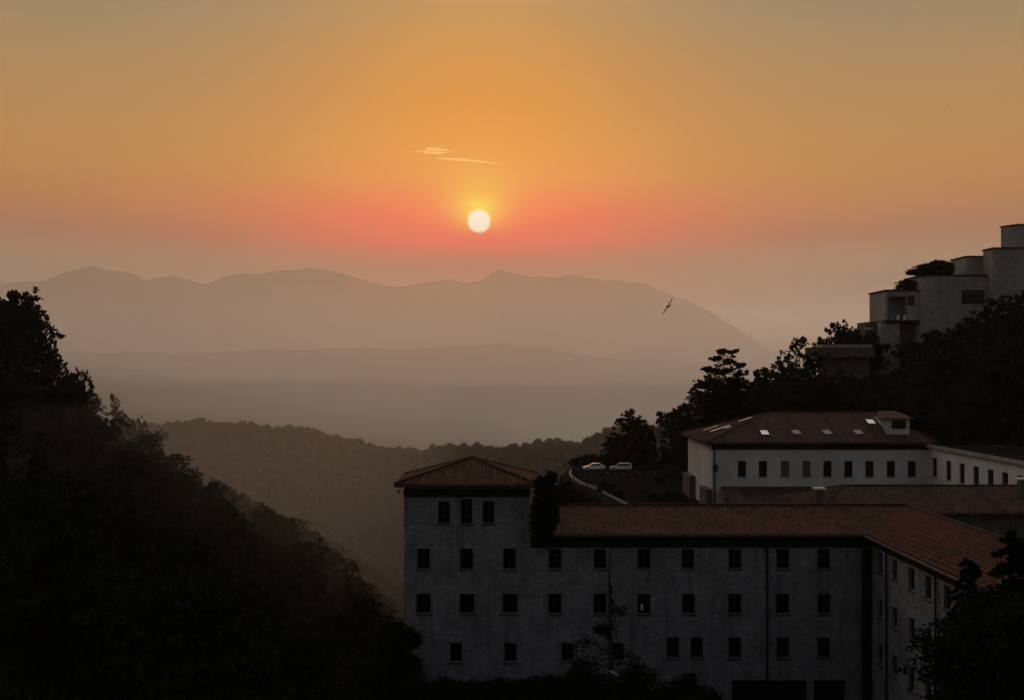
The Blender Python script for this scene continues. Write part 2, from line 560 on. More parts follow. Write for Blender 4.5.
def build_haze():
    b = MB()
    b.box(-24500, 24500, -24000, 24500, -345, 1840)
    m_ = bpy.data.materials.new('haze')
    m_.use_nodes = True
    nt = m_.node_tree
    nt.nodes.clear()
    v = nt.nodes.new('ShaderNodeVolumePrincipled')
    v.inputs['Color'].default_value = (0.99, 0.94, 0.84, 1)
    v.inputs['Density'].default_value = HAZE_D
    v.inputs['Anisotropy'].default_value = 0.62
    o = nt.nodes.new('ShaderNodeOutputMaterial')
    nt.links.new(v.outputs[0], o.inputs['Volume'])
    tag(b.build('haze', m_), kind='stuff')


build_haze()


def build_mist():
    """denser air lying on the floor of the valley, thinning upwards, with an uneven top"""
    layers = ((-6, 0.00055, 4, 110), (-34, 0.00010, 14, 260), (240, 0.00007, 40, 2300), (150, 0.00007, 34, 1900), (80, 0.00008, 26, 1650), (30, 0.00010, 24, 1500),
              (-8, 0.00012, 24, 1420), (-45, 0.00016, 26, 1380), (-85, 0.00022, 30, 1400), (-125, 0.00030, 30, 1500), (-175, 0.00040, 30, 1700), (345, 0.00008, 50, 1950),
              (760, 0.00009, 70, 2350))
    for i, (top, dens, amp, Ys) in enumerate(layers):
        xs = np.linspace(-9500 + 30 * i, 9500 - 30 * i, 60) if i else np.linspace(-900, -22, 40)
        ys = np.linspace(Ys, 15900 if top > 500 else (1290 if i == 1 else 9900 - 20 * i), 90) if i else np.linspace(Ys, 425, 40)
        X, Y = np.meshgrid(xs, ys)
        Z = top + amp * 2 * fbm(X / 700, Y / 700, 3, 60 + i)
        n, m = X.shape
        top_v = np.stack([X, Y, Z], -1).reshape(-1, 3)
        low_v = np.stack([X, Y, np.full_like(X, -344 + i)], -1).reshape(-1, 3)
        ii, jj = np.meshgrid(np.arange(n - 1), np.arange(m - 1), indexing='ij')
        f = np.stack([ii * m + jj, ii * m + jj + 1, (ii + 1) * m + jj + 1, (ii + 1) * m + jj], -1).reshape(-1, 4)
        N = n * m
        rim = [j for j in range(m)] + [k * m + m - 1 for k in range(1, n)] + [(n - 1) * m + j for j in range(m - 2, -1, -1)] + [k * m for k in range(n - 2, 0, -1)]
        side = np.array([(rim[k], rim[k] + N, rim[(k + 1) % len(rim)] + N, rim[(k + 1) % len(rim)]) for k in range(len(rim))])
        F_ = np.concatenate([f, f[:, ::-1] + N, side])
        m_ = bpy.data.materials.new('valley_mist'); m_.use_nodes = True
        nt = m_.node_tree; nt.nodes.clear()
        v = nt.nodes.new('ShaderNodeVolumePrincipled')
        v.inputs['Color'].default_value = (0.985, 0.99, 1.0, 1)
        v.inputs['Density'].default_value = dens
        v.inputs['Anisotropy'].default_value = 0.66
        o = nt.nodes.new('ShaderNodeOutputMaterial')
        nt.links.new(v.outputs[0], o.inputs['Volume'])
        tag(np_mesh('valley_mist', np.concatenate([top_v, low_v]), F_, m_), kind='stuff')


build_mist()

# ---------------------------------------------------------------- walls with openings


def holed_wall(mb, org, u, W, H, holes, depth=0.35, mi=0):
    """wall face from org along unit vector u (width W) and up (H); holes (u0,u1,z0,z1) with reveals going inward"""
    u = Vector(u); up = Vector((0, 0, 1)); n = u.cross(up)      # outward normal
    org = Vector(org)
    us = sorted({0.0, W, *[h[0] for h in holes], *[h[1] for h in holes]})
    zs = sorted({0.0, H, *[h[2] for h in holes], *[h[3] for h in holes]})
    P = lambda a, b, d=0.0: org + u * a + up * b - n * d
    for i in range(len(us) - 1):
        for j in range(len(zs) - 1):
            a, b, c, d = us[i], us[i + 1], zs[j], zs[j + 1]
            mu, mz = (a + b) / 2, (c + d) / 2
            if any(h[0] < mu < h[1] and h[2] < mz < h[3] for h in holes): continue
            mb.quad([P(a, c), P(b, c), P(b, d), P(a, d)], [(a, c), (b, c), (b, d), (a, d)], mi)
    for (a, b, c, d) in holes:
        for q in ([P(a, c), P(a, d), P(a, d, depth), P(a, c, depth)], [P(b, c), P(b, c, depth), P(b, d, depth), P(b, d)],
                  [P(a, c), P(a, c, depth), P(b, c, depth), P(b, c)], [P(a, d), P(b, d), P(b, d, depth), P(a, d, depth)]):
            mb.quad(q, mi=mi)


def window(parent, org, u, hole, depth=0.22, fw=0.07, bars=(1, 1), arch=False, name='window', frame_m=None):
    """frame with mullions as one part, its panes a sub-part, a sill as another sub-part"""
    u = Vector(u); up = Vector((0, 0, 1)); n = u.cross(up)
    org = Vector(org)
    a, b, c, d = hole
    P = lambda x, z, dd: org + u * x + up * z - n * dd
    mb = MB()

    def bar(x0, x1, z0, z1, d0, d1):
        q = [P(x0, z0, d0), P(x1, z0, d0), P(x1, z1, d0), P(x0, z1, d0), P(x0, z0, d1), P(x1, z0, d1), P(x1, z1, d1), P(x0, z1, d1)]
        for k in ((0, 1, 2, 3), (1, 5, 6, 2), (4, 0, 3, 7), (3, 2, 6, 7), (4, 5, 1, 0)):
            mb.quad([q[t] for t in k])
    g = 0.004
    bar(a + g, a + fw, c + g, d - g, depth, depth + 0.06); bar(b - fw, b - g, c + g, d - g, depth, depth + 0.06)
    bar(a + fw, b - fw, c + g, c + fw, depth, depth + 0.06); bar(a + fw, b - fw, d - fw, d - g, depth, depth + 0.06)
    for i in range(bars[0]):
        x = a + (b - a) * (i + 1) / (bars[0] + 1)
        bar(x - fw * 0.45, x + fw * 0.45, c + fw, d - fw, depth + 0.004, depth + 0.055)
    for i in range(bars[1]):
        z = c + (d - c) * (i + 1) / (bars[1] + 1)
        bar(a + fw, b - fw, z - fw * 0.3, z + fw * 0.3, depth + 0.008, depth + 0.05)
    fr = mb.build(name, frame_m or M_FRAME, parent)
    p = MB()
    p.quad([P(a, c, depth + 0.05), P(b, c, depth + 0.05), P(b, d, depth + 0.05), P(a, d, depth + 0.05)])
    p.build('pane', M_GLASS, fr)
    return fr


def sill(frame, org, u, hole, m_):
    u = Vector(u); up = Vector((0, 0, 1)); n = u.cross(up); org = Vector(org)
    a, b, c, d = hole
    mb = MB()
    P = lambda x, z, dd: org + u * x + up * z - n * dd
    q = [P(a - .08, c - .13, -.07), P(b + .08, c - .13, -.07), P(b + .08, c - .01, -.07), P(a - .08, c - .01, -.07),
         P(a - .08, c - .13, -.003), P(b + .08, c - .13, -.003), P(b + .08, c - .01, -.003), P(a - .08, c - .01, -.003)]
    for k in ((0, 1, 2, 3), (1, 5, 6, 2), (4, 0, 3, 7), (3, 2, 6, 7), (4, 5, 1, 0)):
        mb.quad([q[t] for t in k])
    mb.build('sill', m_, frame)


def slope(mb, pts, eave_a, eave_b, thick=0.16, mi=0, wave=0.0, pitch=0.27):
    """roof slope polygon (counter-clockwise from outside); UV u along eave, v up the slope"""
    ea, eb = Vector(eave_a), Vector(eave_b)
    u = (eb - ea).normalized()
    P = [Vector(p) for p in pts]
    n = (P[1] - P[0]).cross(P[2] - P[0]).normalized()
    w = n.cross(u)
    uv = lambda q: ((q - ea).dot(u), (q - ea).dot(w))
    mb.quad(P, [uv(q) for q in P], mi)
    D = [q - Vector((0, 0, thick)) for q in P]
    mb.quad(list(reversed(D)), mi=mi)
    for i in range(len(P)):
        j = (i + 1) % len(P)
        mb.quad([D[i], D[j], P[j], P[i]], mi=mi)


def tile_rolls(parent, poly, ea, eb, m_, pitch=0.27, r=0.075, lift=0.0):
    """raised cover tiles running up the slope, clipped to the polygon"""
    ea, eb = Vector(ea), Vector(eb)
    u = (eb - ea).normalized()
    P = [Vector(p) for p in poly]
    n = (P[1] - P[0]).cross(P[2] - P[0]).normalized()
    w = n.cross(u)
    Q = [((q - ea).dot(u), (q - ea).dot(w)) for q in P]
    umin, umax = min(q[0] for q in Q), max(q[0] for q in Q)
    mb = MB()
    k = umin + pitch / 2
    rnd = random.Random(3)
    while k < umax:
        vs = []
        for i in range(len(Q)):
            (a, b), (c, d) = Q[i], Q[(i + 1) % len(Q)]
            if (a - k) * (c - k) < 0: vs.append(b + (d - b) * (k - a) / (c - a))
        if len(vs) >= 2:
            v0, v1 = min(vs), max(vs)
            ns = max(1, int((v1 - v0) / 0.42))
            sec = [(-r, 0.002), (-r * .6, r * .75), (r * .6, r * .75), (r, 0.002)]
            for s in range(ns):
                a0, a1 = v0 + (v1 - v0) * s / ns, v0 + (v1 - v0) * (s + 1) / ns
                j = rnd.uniform(-.012, .012)
                lo = [ea + u * (k + x + j) + w * a0 + n * (z + .03) for x, z in sec]
                hi = [ea + u * (k + x + j) + w * a1 + n * z for x, z in sec]
                for t in range(3):
                    mb.quad([lo[t], lo[t + 1], hi[t + 1], hi[t]],
                            [(k + t * .01, a0), (k + .01 + t * .01, a0), (k + .01 + t * .01, a1), (k + t * .01, a1)])
                mb.quad([lo[0], lo[3], lo[2], lo[1]], [(k, a0)] * 4)
        k += pitch
    return mb.build('roof_tiles', m_, parent)


# ---------------------------------------------------------------- the stone monastery in front
YF = 72.0
pxm = YF / F
fx = lambda px: (px - 512) * pxm
fz = lambda py: (HZ - py) * pxm


def monastery():
    R = thing('monastery', 'long rubble stone building with hipped corner tower, brown tiled roofs and small dark windows',
              'building', (8, YF, -22.5))
    R0 = Vector(R.location)
    loc = lambda o: (setattr(o, 'location', -R0) or o)
    root = bpy.data.objects.new('tmp', None)
    kids = []

    def part(mb, name, m_, **k):
        o = mb.build(name, m_, R, **k); o.location = -R0; return o
    XL, XM, XR = fx(404), fx(530), fx(872)
    ZB, ZT, ZM = -27.0, fz(489), fz(535)
    # --- facade: tower piece
    org1 = Vector((XL, YF, ZB))
    def hol(px, y0, y1, w, org):
        return (fx(px) - w / 2 - org.x, fx(px) + w / 2 - org.x, fz(y1) - org.z, fz(y0) - org.z)
    H1 = [hol(444, 501.5, 523.5, .86, org1), hol(466.5, 499, 524, .86, org1), hol(488.5, 501.5, 523.5, .86, org1)]
    H1 += [hol(p, 548.5, 569.5, .92, org1) for p in (423.5, 466.5, 509.5)]
    H1 += [hol(p, 594, 613.5, 1.05, org1) for p in (423.5, 467, 510)]
    H1 += [hol(p, 643, 662, .86, org1) for p in (456, 510.5)]
    tw = MB(); holed_wall(tw, org1, (1, 0, 0), XM - XL, ZT - ZB, H1)
    tw.quad([(XL, YF + 7, ZB), (XL, YF, ZB), (XL, YF, ZT), (XL, YF + 7, ZT)])
    tw.quad([(XM, YF, ZM - 2), (XM, YF + 7, ZM - 2), (XM, YF + 7, ZT), (XM, YF, ZT)])
    tw.quad([(XM, YF + 7, ZB), (XL, YF + 7, ZB), (XL, YF + 7, ZT), (XM, YF + 7, ZT)])
    tower = part(tw, 'tower_wall', M_STONE)
    org2 = Vector((XM, YF, ZB))
    H2 = [hol(p, 549, 568.5, .92, org2) for p in (555, 600, 644, 688, 735, 783, 824)]
    H2 += [hol(p, 594, 614, .95, org2) for p in (555, 600, 644, 688.5, 735, 783, 824.5)]
    H2 += [hol(p, 643, 661, .86, org2) for p in (567.5, 618)]
    H2 += [hol(p, 637.5, 658, .92, org2) for p in (673, 697, 735, 783, 824)]
    H2 += [hol(690, 673, 690, .95, org2)]
    doors = [(732, 807), (814, 846)]
    HD = [(fx(a) - org2.x, fx(b) - org2.x, fz(716) - org2.z, fz(680.5) - org2.z) for a, b in doors]
    mw = MB(); holed_wall(mw, org2, (1, 0, 0), XR - XM, ZM - ZB, H2 + HD)
    wall = part(mw, 'wall', M_STONE)
    # wing that comes towards the viewer
    YW0 = 44.0
    org3 = Vector((XR, YF, ZB))
    H3 = []
    for yy in (70.5, 67.8, 64.9, 62.3, 59.6, 56.9, 54.0, 51.2, 48.4):
        for (a, b) in ((-14.3, -12.85), (-17.5, -16.1), (-20.8, -19.3)):
            H3.append((YF - yy - .46, YF - yy + .46, a - ZB, b - ZB))
    ww = MB(); holed_wall(ww, org3, (0, -1, 0), YF - YW0, ZM - ZB, H3)
    XE = 33.4
    ww.quad([(XR, YW0, ZB), (XE, YW0, ZB), (XE, YW0, ZM), (XR, YW0, ZM)])
    ww.quad([(XE, YW0, ZB), (XE, YF + 7, ZB), (XE, YF + 7, ZM), (XE, YW0, ZM)])
    ww.quad([(XE, YF + 7, ZB), (XM, YF + 7, ZB), (XM, YF + 7, ZM), (XE, YF + 7, ZM)])
    part(ww, 'wing_wall', M_STONE)
    rng = random.Random(5)
    for org, u, hs in ((org1, (1, 0, 0), H1), (org2, (1, 0, 0), H2), (org3, (0, -1, 0), H3)):
        for h in hs:
            f = window(R, org, u, h, bars=(1, rng.choice((1, 2))))
            f.location = -R0
            sill(f, org, u, h, M_STONE2)
    sd = MB(); sd.box(fx(861.5), XR - .12, YF - .14, YF - .004, -26, fz(549)); part(sd, 'corner_shade', M_WOOD)  # dark box added in place of the shade in the inner corner
    # curtain in one window
    c = MB(); c.box(fx(641), fx(643.4), YF + .24, YF + .25, fz(611), fz(605))
    part(c, 'curtain', M_PALE)
    # big openings at the foot: timber doors set back
    for (a, b, z0, z1) in HD:
        d = MB(); x0, x1 = org2.x + a, org2.x + b
        n = max(2, int((x1 - x0) / 1.3))
        for i in range(n):
            w = (x1 - x0) / n
            d.box(x0 + i * w + .02, x0 + (i + 1) * w - .02, YF + .30, YF + .36, ZB, org2.z + z1 - .02)
            for k in (1, 2):
                d.box(x0 + i * w + .1, x0 + (i + 1) * w - .1, YF + .27, YF + .30, ZB + k * 1.4, ZB + k * 1.4 + .12)
        part(d, 'door', M_WOOD)
    # dark bands laid on the wall as the eaves' shadow, and rafter ends
    ev = MB()
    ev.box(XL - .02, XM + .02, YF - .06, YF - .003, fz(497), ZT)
    for i in range(24):
        x = XL - .4 + i * (XM - XL + .6) / 23
        ev.box(x, x + .12, YF - .65, YF - .06, ZT - .22, ZT - .04)
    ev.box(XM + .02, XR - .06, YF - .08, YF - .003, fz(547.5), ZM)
    n = 70
    for i in range(n):
        x = XM + .2 + i * (XR - XM - .6) / n
        ev.box(x, x + .12, YF - .75, YF - .08, ZM - .2, ZM - .02)
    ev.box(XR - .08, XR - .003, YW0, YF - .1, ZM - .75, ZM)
    for i in range(64):
        y = YW0 + .2 + i * (YF - YW0 - 1) / 64
        ev.box(XR - .65, XR - .08, y, y + .12, ZM - .2, ZM - .02)
    # shadow bands and rafter ends in one part
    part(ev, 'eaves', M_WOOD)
    # --- roofs
    g = MB()
    ze = fz(485) + .12
    xa, xb, ya, yb = fx(404) - .62, XM + .45, YF - .75, YF + 6.1
    apex = Vector((-3.0, 75.0, -6.6)); ridge2 = Vector((-3.0, 75.0, -6.6))
    A, B, Cc, D = [Vector(q) for q in ((xa, ya, ze), (xb, ya, ze), (xb + .35, yb, ze), (xa, yb, ze))]
    slope(g, [A, B, apex], A, B); slope(g, [B, Cc, apex], B, Cc); slope(g, [Cc, D, apex], Cc, D); slope(g, [D, A, apex], D, A)
    tr = part(g, 'tower_roof', M_TILE)
    for q in ([A, B, apex], [B, Cc, apex], [D, A, apex]):
        tile_rolls(tr, q, q[0], q[1], M_TILE)
    caps = MB()
    for q in (A, B, Cc, D):
        caps.tube([q + Vector((0, 0, .05)), apex + Vector((0, 0, .06))], .11, 6)
    caps.build('ridge_tiles', M_TILE, tr)
    zg, zr = fz(533) + .02, -10.27
    yE, yR, yB = YF - .85, 75.5, 79.9
    xE, xRg, xO = XR - .75, 29.8, 34.1
    P1, P2 = Vector((XM + .02, yE, zg)), Vector((xE, yE, zg))
    P3, P4 = Vector((xRg, yR, zr)), Vector((XM + .02, yR, zr))
    P5, P6 = Vector((xO, yB, zg)), Vector((XM + .02, yB, zg))
    Q1, Q2 = Vector((xE, YW0 - .6, zg)), Vector((xRg, YW0 + 3.5, zr))
    Q3 = Vector((xO, YW0 - .6, zg))
    r = MB()
    slope(r, [P1, P2, P3, P4], P1, P2)
    slope(r, [P5, P6, P4, P3], P5, P6)
    mr = part(r, 'roof', M_TILE)
    tile_rolls(mr, [P1, P2, P3, P4], P1, P2, M_TILE)
    cp = MB(); cp.tube([P4 + Vector((0, 0, .06)), P3 + Vector((0, 0, .06))], .12, 6)
    cp.build('ridge_tiles', M_TILE, mr)
    r = MB()
    slope(r, [P2, Q1, Q2, P3], P2, Q1)
    slope(r, [Q3, P5, P3, Q2], Q3, P5)
    slope(r, [Q1, Q3, Q2], Q1, Q3)
    wr = part(r, 'wing_roof', M_TILE)
    tile_rolls(wr, [P2, Q1, Q2, P3], P2, Q1, M_TILE)
    cp = MB(); cp.tube([P3 + Vector((0, 0, .06)), Q2 + Vector((0, 0, .06))], .12, 6)
    cp.build('ridge_tiles', M_TILE2, wr)
    # gutters and downpipes
    gt = MB()
    gt.tube([P1 + Vector((0, -.1, -.12)), P2 + Vector((-.1, -.1, -.12))], .10, 6)
    gt.tube([P2 + Vector((-.1, -.1, -.12)), Q1 + Vector((-.1, 0, -.12))], .10, 6)
    gt.tube([A + Vector((0, -.1, -.12)), B + Vector((0, -.1, -.12))], .09, 6)
    part(gt, 'gutter', M_PIPE)
    for (x, y) in ((fx(767), YF - .12), (XR - .14, 68.9), (XR - .14, 60.9)):
        d = MB(); d.tube([(x, y, ZM - .1), (x, y, -24)], .075, 8)
        for z in (-13.5, -16.5, -19.5):
            d.tube([(x, y, z), (x, y, z + .12)], .10, 8)
        part(d, 'downpipe', M_PIPE)
    # pale flashing at the tower corner and rendered quoin strip
    fl = MB(); fl.tube([(XM + .62, YF + .5, fz(486.5)), (XM + .85, YF + .6, fz(477.5))], .055, 6)
    fl.tube([(XM - .02, YF - .06, fz(521)), (XM - .02, YF - .06, fz(497))], .05, 6)
    part(fl, 'flashing', M_METAL)
    st = MB()
    return R


monastery()

# ---------------------------------------------------------------- the white building behind


def white_building():
    Y0, Y1 = 140.0, 159.0
    X0, X1 = 28.0, 58.2
    ZB, ZT = -20.5, -10.3
    R = thing('plastered_building', 'white plastered building with a hipped brown roof, skylights, a dormer and a flat roofed wing',
              'building', (43, 149, -20))
    R0 = Vector(R.location)

    def part(mb, name, m_, parent=None, **k):
        o = mb.build(name, m_, parent or R, **k)
        if parent is None: o.location = -R0
        return o
    org = Vector((X0, Y0, ZB))
    k = Y0 / F
    hs = []
    for p in (742, 763, 785, 806.5, 827.5, 848.5, 869.5, 891, 912):
        x = (p - 512) * k
        hs.append((x - .58 - X0, x + .58 - X0, (HZ - 477) * k - ZB, (HZ - 461) * k - ZB))
    fm = MB(); holed_wall(fm, org, (1, 0, 0), X1 - X0, ZT - ZB, hs, .3)
    part(fm, 'wall', M_PLASTER)
    orgL = Vector((X0, Y1, ZB))
    ys = 149.3
    sl = [(Y1 - ys - .22, Y1 - ys + .22, -16.9 - ZB, -13.4 - ZB), (Y1 - ys - .22, Y1 - ys + .22, -20.2 - ZB, -18.0 - ZB)]
    lm = MB(); holed_wall(lm, orgL, (0, -1, 0), Y1 - Y0, ZT - ZB, sl, .3)
    lm.quad([(X1, Y1, ZB), (X0, Y1, ZB), (X0, Y1, ZT), (X1, Y1, ZT)])
    part(lm, 'side_wall', M_PLASTER)
    rng = random.Random(11)
    GREYC = mat('grey_curtain', (0.09, 0.085, 0.085), 0.9)
    for i, h in enumerate(hs):
        f = window(R, org, (1, 0, 0), h, bars=(1, 1), depth=.16)
        f.location = -R0
        sill(f, org, (1, 0, 0), h, M_CONC2)
        if i in (2, 3):          # blinds drawn in two windows
            c = MB(); c.box(X0 + h[0] + .06, X0 + h[1] - .06, Y0 + .165, Y0 + .175, ZB + h[2] + .08, ZB + h[3] - .1)
            c.build('blind', GREYC, f)
    for h in sl:
        f = window(R, orgL, (0, -1, 0), h, bars=(0, 2), depth=.2); f.location = -R0
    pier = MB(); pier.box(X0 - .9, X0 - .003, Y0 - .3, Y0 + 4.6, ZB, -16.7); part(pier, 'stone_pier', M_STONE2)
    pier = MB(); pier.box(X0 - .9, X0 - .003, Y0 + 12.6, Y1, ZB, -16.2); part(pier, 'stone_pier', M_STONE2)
    # hipped roof
    ze, zr = -10.1, -6.35
    A, B, C, D = [Vector(q) for q in ((X0 - 1, Y0 - 1, ze), (X1 + .8, Y0 - 1, ze), (X1 + .8, Y1 + 1, ze), (X0 - 1, Y1 + 1, ze))]
    E, G = Vector((38.4, 149.5, zr)), Vector((54.5, 149.5, zr))
    r = MB()
    slope(r, [A, B, G, E], A, B); slope(r, [B, C, G], B, C); slope(r, [C, D, E, G], C, D); slope(r, [D, A, E], D, A)
    rf = part(r, 'roof', M_TILE2)
    tile_rolls(rf, [A, B, G, E], A, B, M_TILE2, .34, .09); tile_rolls(rf, [D, A, E], D, A, M_TILE2, .34, .09)
    cp = MB()
    for a, b in ((A, E), (D, E), (E, G), (B, G), (C, G)): cp.tube([a + Vector((0, 0, .07)), b + Vector((0, 0, .07))], .14, 6)
    cp.build('ridge_tiles', M_TILE2, rf)
    ev = MB()
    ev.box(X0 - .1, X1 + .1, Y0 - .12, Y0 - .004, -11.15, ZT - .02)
    ev.box(X0 - .95, X1 + .75, Y0 - .95, Y0 - .12, ZT - .14, ZT - .02)
    ev.box(X0 - .95, X0 - .004, Y0 - .12, Y1 + .9, ZT - .14, ZT - .02)
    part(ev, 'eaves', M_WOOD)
    dp = MB(); dp.tube([(X0 + .35, Y0 - .1, ZT - .2), (X0 + .35, Y0 - .1, ZB)], .1, 8)
    dp.box(X0 + .1, X0 + .75, Y0 - .32, Y0 - .2, -14.2, -13.2)
    part(dp, 'downpipe', M_PIPE)
    # skylights on the front slope
    nf = (B - A).cross(E - A).normalized(); wv = nf.cross(Vector((1, 0, 0)))
    if wv.z < 0: wv = -wv

    def skylight(cx, up_, w, h, m_, slope_origin, u, n, w_, raise_=.1):
        c = slope_origin + u * cx + w_ * up_
        fr = MB()
        q = [c - u * w / 2 - w_ * h / 2, c + u * w / 2 - w_ * h / 2, c + u * w / 2 + w_ * h / 2, c - u * w / 2 + w_ * h / 2]
        t = [p + n * (raise_ + .06) for p in q]
        for i in range(4):
            j = (i + 1) % 4
            fr.quad([q[i], q[j], t[j], t[i]])
        fr.quad(t)
        s = fr.build('skylight', M_PIPE, rf)
        ins = .12
        t2 = [c + n * (raise_ + .075) + u * a * (w / 2 - ins) + w_ * b * (h / 2 - ins) for a, b in ((-1, -1), (1, -1), (1, 1), (-1, 1))]
        pn = MB(); pn.quad(t2); pn.build('pane', m_, s)
    u = Vector((1, 0, 0))
    # picture column, row -> position along the front slope
    for (px, py, m_) in ((764.5, 433.5, M_SKYL), (796, 433, M_GLASS), (827, 433, M_GLASS), (858, 433, M_GLASS), (870.5, 422.5, M_SKYL)):
        d = Vector(((px - 512) / F, 1, (HZ - py) / F))
        t = (A.dot(nf)) / d.dot(nf)
        hit = d * t
        rel = hit - A
        skylight(rel.dot(u), rel.dot(wv), 1.25, 1.7, m_, A, u, nf, wv)
    # and on the left hip
    nl = (A - D).cross(E - D).normalized(); ul = Vector((0, -1, 0)); wl = nl.cross(ul)
    if wl.z < 0: wl = -wl
    for (px, py, w, h) in ((711, 429, .9, 2.6), (720.5, 429.3, 1.2, 3.2), (728, 428.6, 1.0, 1.2), (745.5, 420.3, 1.2, 2.2)):
        d = Vector(((px - 512) / F, 1, (HZ - py) / F))
        t = (D.dot(nl)) / d.dot(nl)
        rel = d * t - D
        skylight(rel.dot(ul), rel.dot(wl), w, h, M_SKYL, D, ul, nl, wl)
    # dormer block near the right end
    dm = MB()
    yd = 141.6
    kx = yd / F
    x0, x1 = (889 - 512) * kx, (909.5 - 512) * kx
    zt = (HZ - 419) * kx
    ho = Vector((x0, yd, -10.2))
    hh = [(.35, x1 - x0 - .45, (HZ - 429) * kx + 10.2, (HZ - 420.5) * kx + 10.2)]
    holed_wall(dm, ho, (1, 0, 0), x1 - x0, zt + 10.2, hh, .25)
    xq = (881 - 512) * kx
    dm.quad([(x0, yd, -10.2), (x0, yd, zt), (xq, yd + 1.0, zt), (xq, yd + .1, -7.4)])
    dm.quad([(x1, yd, -10.2), (x1, yd + 7, -10.2), (x1, yd + 7, zt), (x1, yd, zt)])
    dm.quad([(x0, yd, -10.2), (x0, yd + 7, -10.2), (x0, yd + 7, zt), (x0, yd, zt)])
    do = part(dm, 'dormer', M_PLASTER)
    dw = window(do, ho, (1, 0, 0), hh[0], bars=(2, 0), depth=.15)
    dr = MB()
    a, b, c, d = Vector((x0 - 1.9, yd - .5, zt + .1)), Vector((x1 + .4, yd - .5, zt + .1)), Vector((x1 - .6, yd + 3.5, zt + 1.0)), Vector((x0 - .2, yd + 3.5, zt + 1.0))
    slope(dr, [a, b, c, d], a, b)
    dr.build('dormer_roof', M_TILE2, do)
    # lean-to roof along the foot of the front wall
    lt = MB()
    a, b = Vector((X0 + 1.2, 130, -17.7)), Vector((X1 - .2, 130, -17.7))
    c, d = Vector((X1 - .2, Y0 - .02, -16.35)), Vector((X0 + 1.2, Y0 - .02, -16.35))
    slope(lt, [a, b, c, d], a, b)
    lr = part(lt, 'lean_to_roof', M_TILED)
    tile_rolls(lr, [a, b, c, d], a, b, M_TILED, .34, .09)
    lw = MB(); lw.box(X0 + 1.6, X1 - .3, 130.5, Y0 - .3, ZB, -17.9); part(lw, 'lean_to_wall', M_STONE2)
    # flat-roofed wing running towards the viewer
    ow = Vector((X1, Y0, ZB))
    hw = []
    for p in (934.5, 948.5, 962, 976, 990.5, 1005, 1020, 1036):
        y = X1 / ((p - 512) / F)
        hw.append((Y0 - y - .75, Y0 - y + .75, -14.7 - ZB, -12.1 - ZB))
    YW = 96.0
    wm = MB(); holed_wall(wm, ow, (0, -1, 0), Y0 - YW, 9.9, hw, .3)
    wm.quad([(X1, YW, ZB), (X1 + 11, YW, ZB), (X1 + 11, YW, ZB + 9.9), (X1, YW, ZB + 9.9)])
    wm.quad([(X1 + 11, YW, ZB), (X1 + 11, Y0, ZB), (X1 + 11, Y0, ZB + 9.9), (X1 + 11, YW, ZB + 9.9)])
    part(wm, 'wing_wall', M_PLASTER)
    for h in hw:
        f = window(R, ow, (0, -1, 0), h, bars=(1, 1), depth=.16); f.location = -R0
        sill(f, ow, (0, -1, 0), h, M_CONC2)
    fr = MB(); fr.box(X1 - .35, X1 + 11.2, YW - .3, Y0 - .4, ZB + 9.91, ZB + 10.05)
    part(fr, 'flat_roof', M_ASPH)
    fr = MB(); fr.box(X1 - .5, X1 - .353, YW - .4, Y0 - .4, ZB + 9.7, ZB + 10.2)
    part(fr, 'coping', M_CONC2)
    return R


white_building()


def low_tiled_building():
    R = thing('tiled_building', 'low building with a wide weathered tile roof between the stone building and the white wing', 'building', (42, 93, -21))
    R0 = Vector(R.location)
    X0, X1 = 27.2, 56.8
    Ye, Yr, Yb = 89.6, 96.0, 102.4
    ze, zr = -12.85, -11.15
    w = MB(); w.box(X0 + .8, X1 - .3, Ye + .7, Yb - .7, -23, ze - .1)
    o = w.build('wall', M_STONE2, R); o.location = -R0
    r = MB()
    A, B, C, D = [Vector(q) for q in ((X0, Ye, ze), (X1, Ye, ze), (X1, Yb, ze), (X0, Yb, ze))]
    E, G = Vector((X0 + 4.6, Yr, zr)), Vector((X1, Yr, zr))
    slope(r, [A, B, G, E], A, B); slope(r, [C, D, E, G], C, D); slope(r, [D, A, E], D, A)
    r.quad([B, C, G])
    rf = r.build('roof', M_TILE2, R); rf.location = -R0
    tile_rolls(rf, [A, B, G, E], A, B, M_TILE2, .3, .08); tile_rolls(rf, [D, A, E], D, A, M_TILE2, .3, .08)
    cp = MB()
    for a, b in ((A, E), (D, E), (E, G)): cp.tube([a + Vector((0, 0, .06)), b + Vector((0, 0, .06))], .12, 6)
    cp.build('ridge_tiles', M_TILE2, rf)
    for (px, pt, Y) in ((819, 487.5, 91.5), (1023, 478, 93.5)):
        x = (px - 512) / F * Y; z = (HZ - pt) / F * Y
        c = MB(); c.box(x - .36, x + .36, Y - .3, Y + .3, -14, z - .16)
        co = c.build('chimney', M_STONE2, R); co.location = -R0
        t = MB(); t.box(x - .52, x + .52, Y - .45, Y + .45, z - .16, z)
        t.build('cap', M_PALE, co)
    # windows in the front wall
    for i in range(6):
        x = X0 + 4 + i * 4.2
        f = window(R, (x, Ye + .7, -17), (1, 0, 0), (0, 1, 0, 1.6), depth=-.06); f.location = -R0


low_tiled_building()

# ---------------------------------------------------------------- sanctuary on the hill


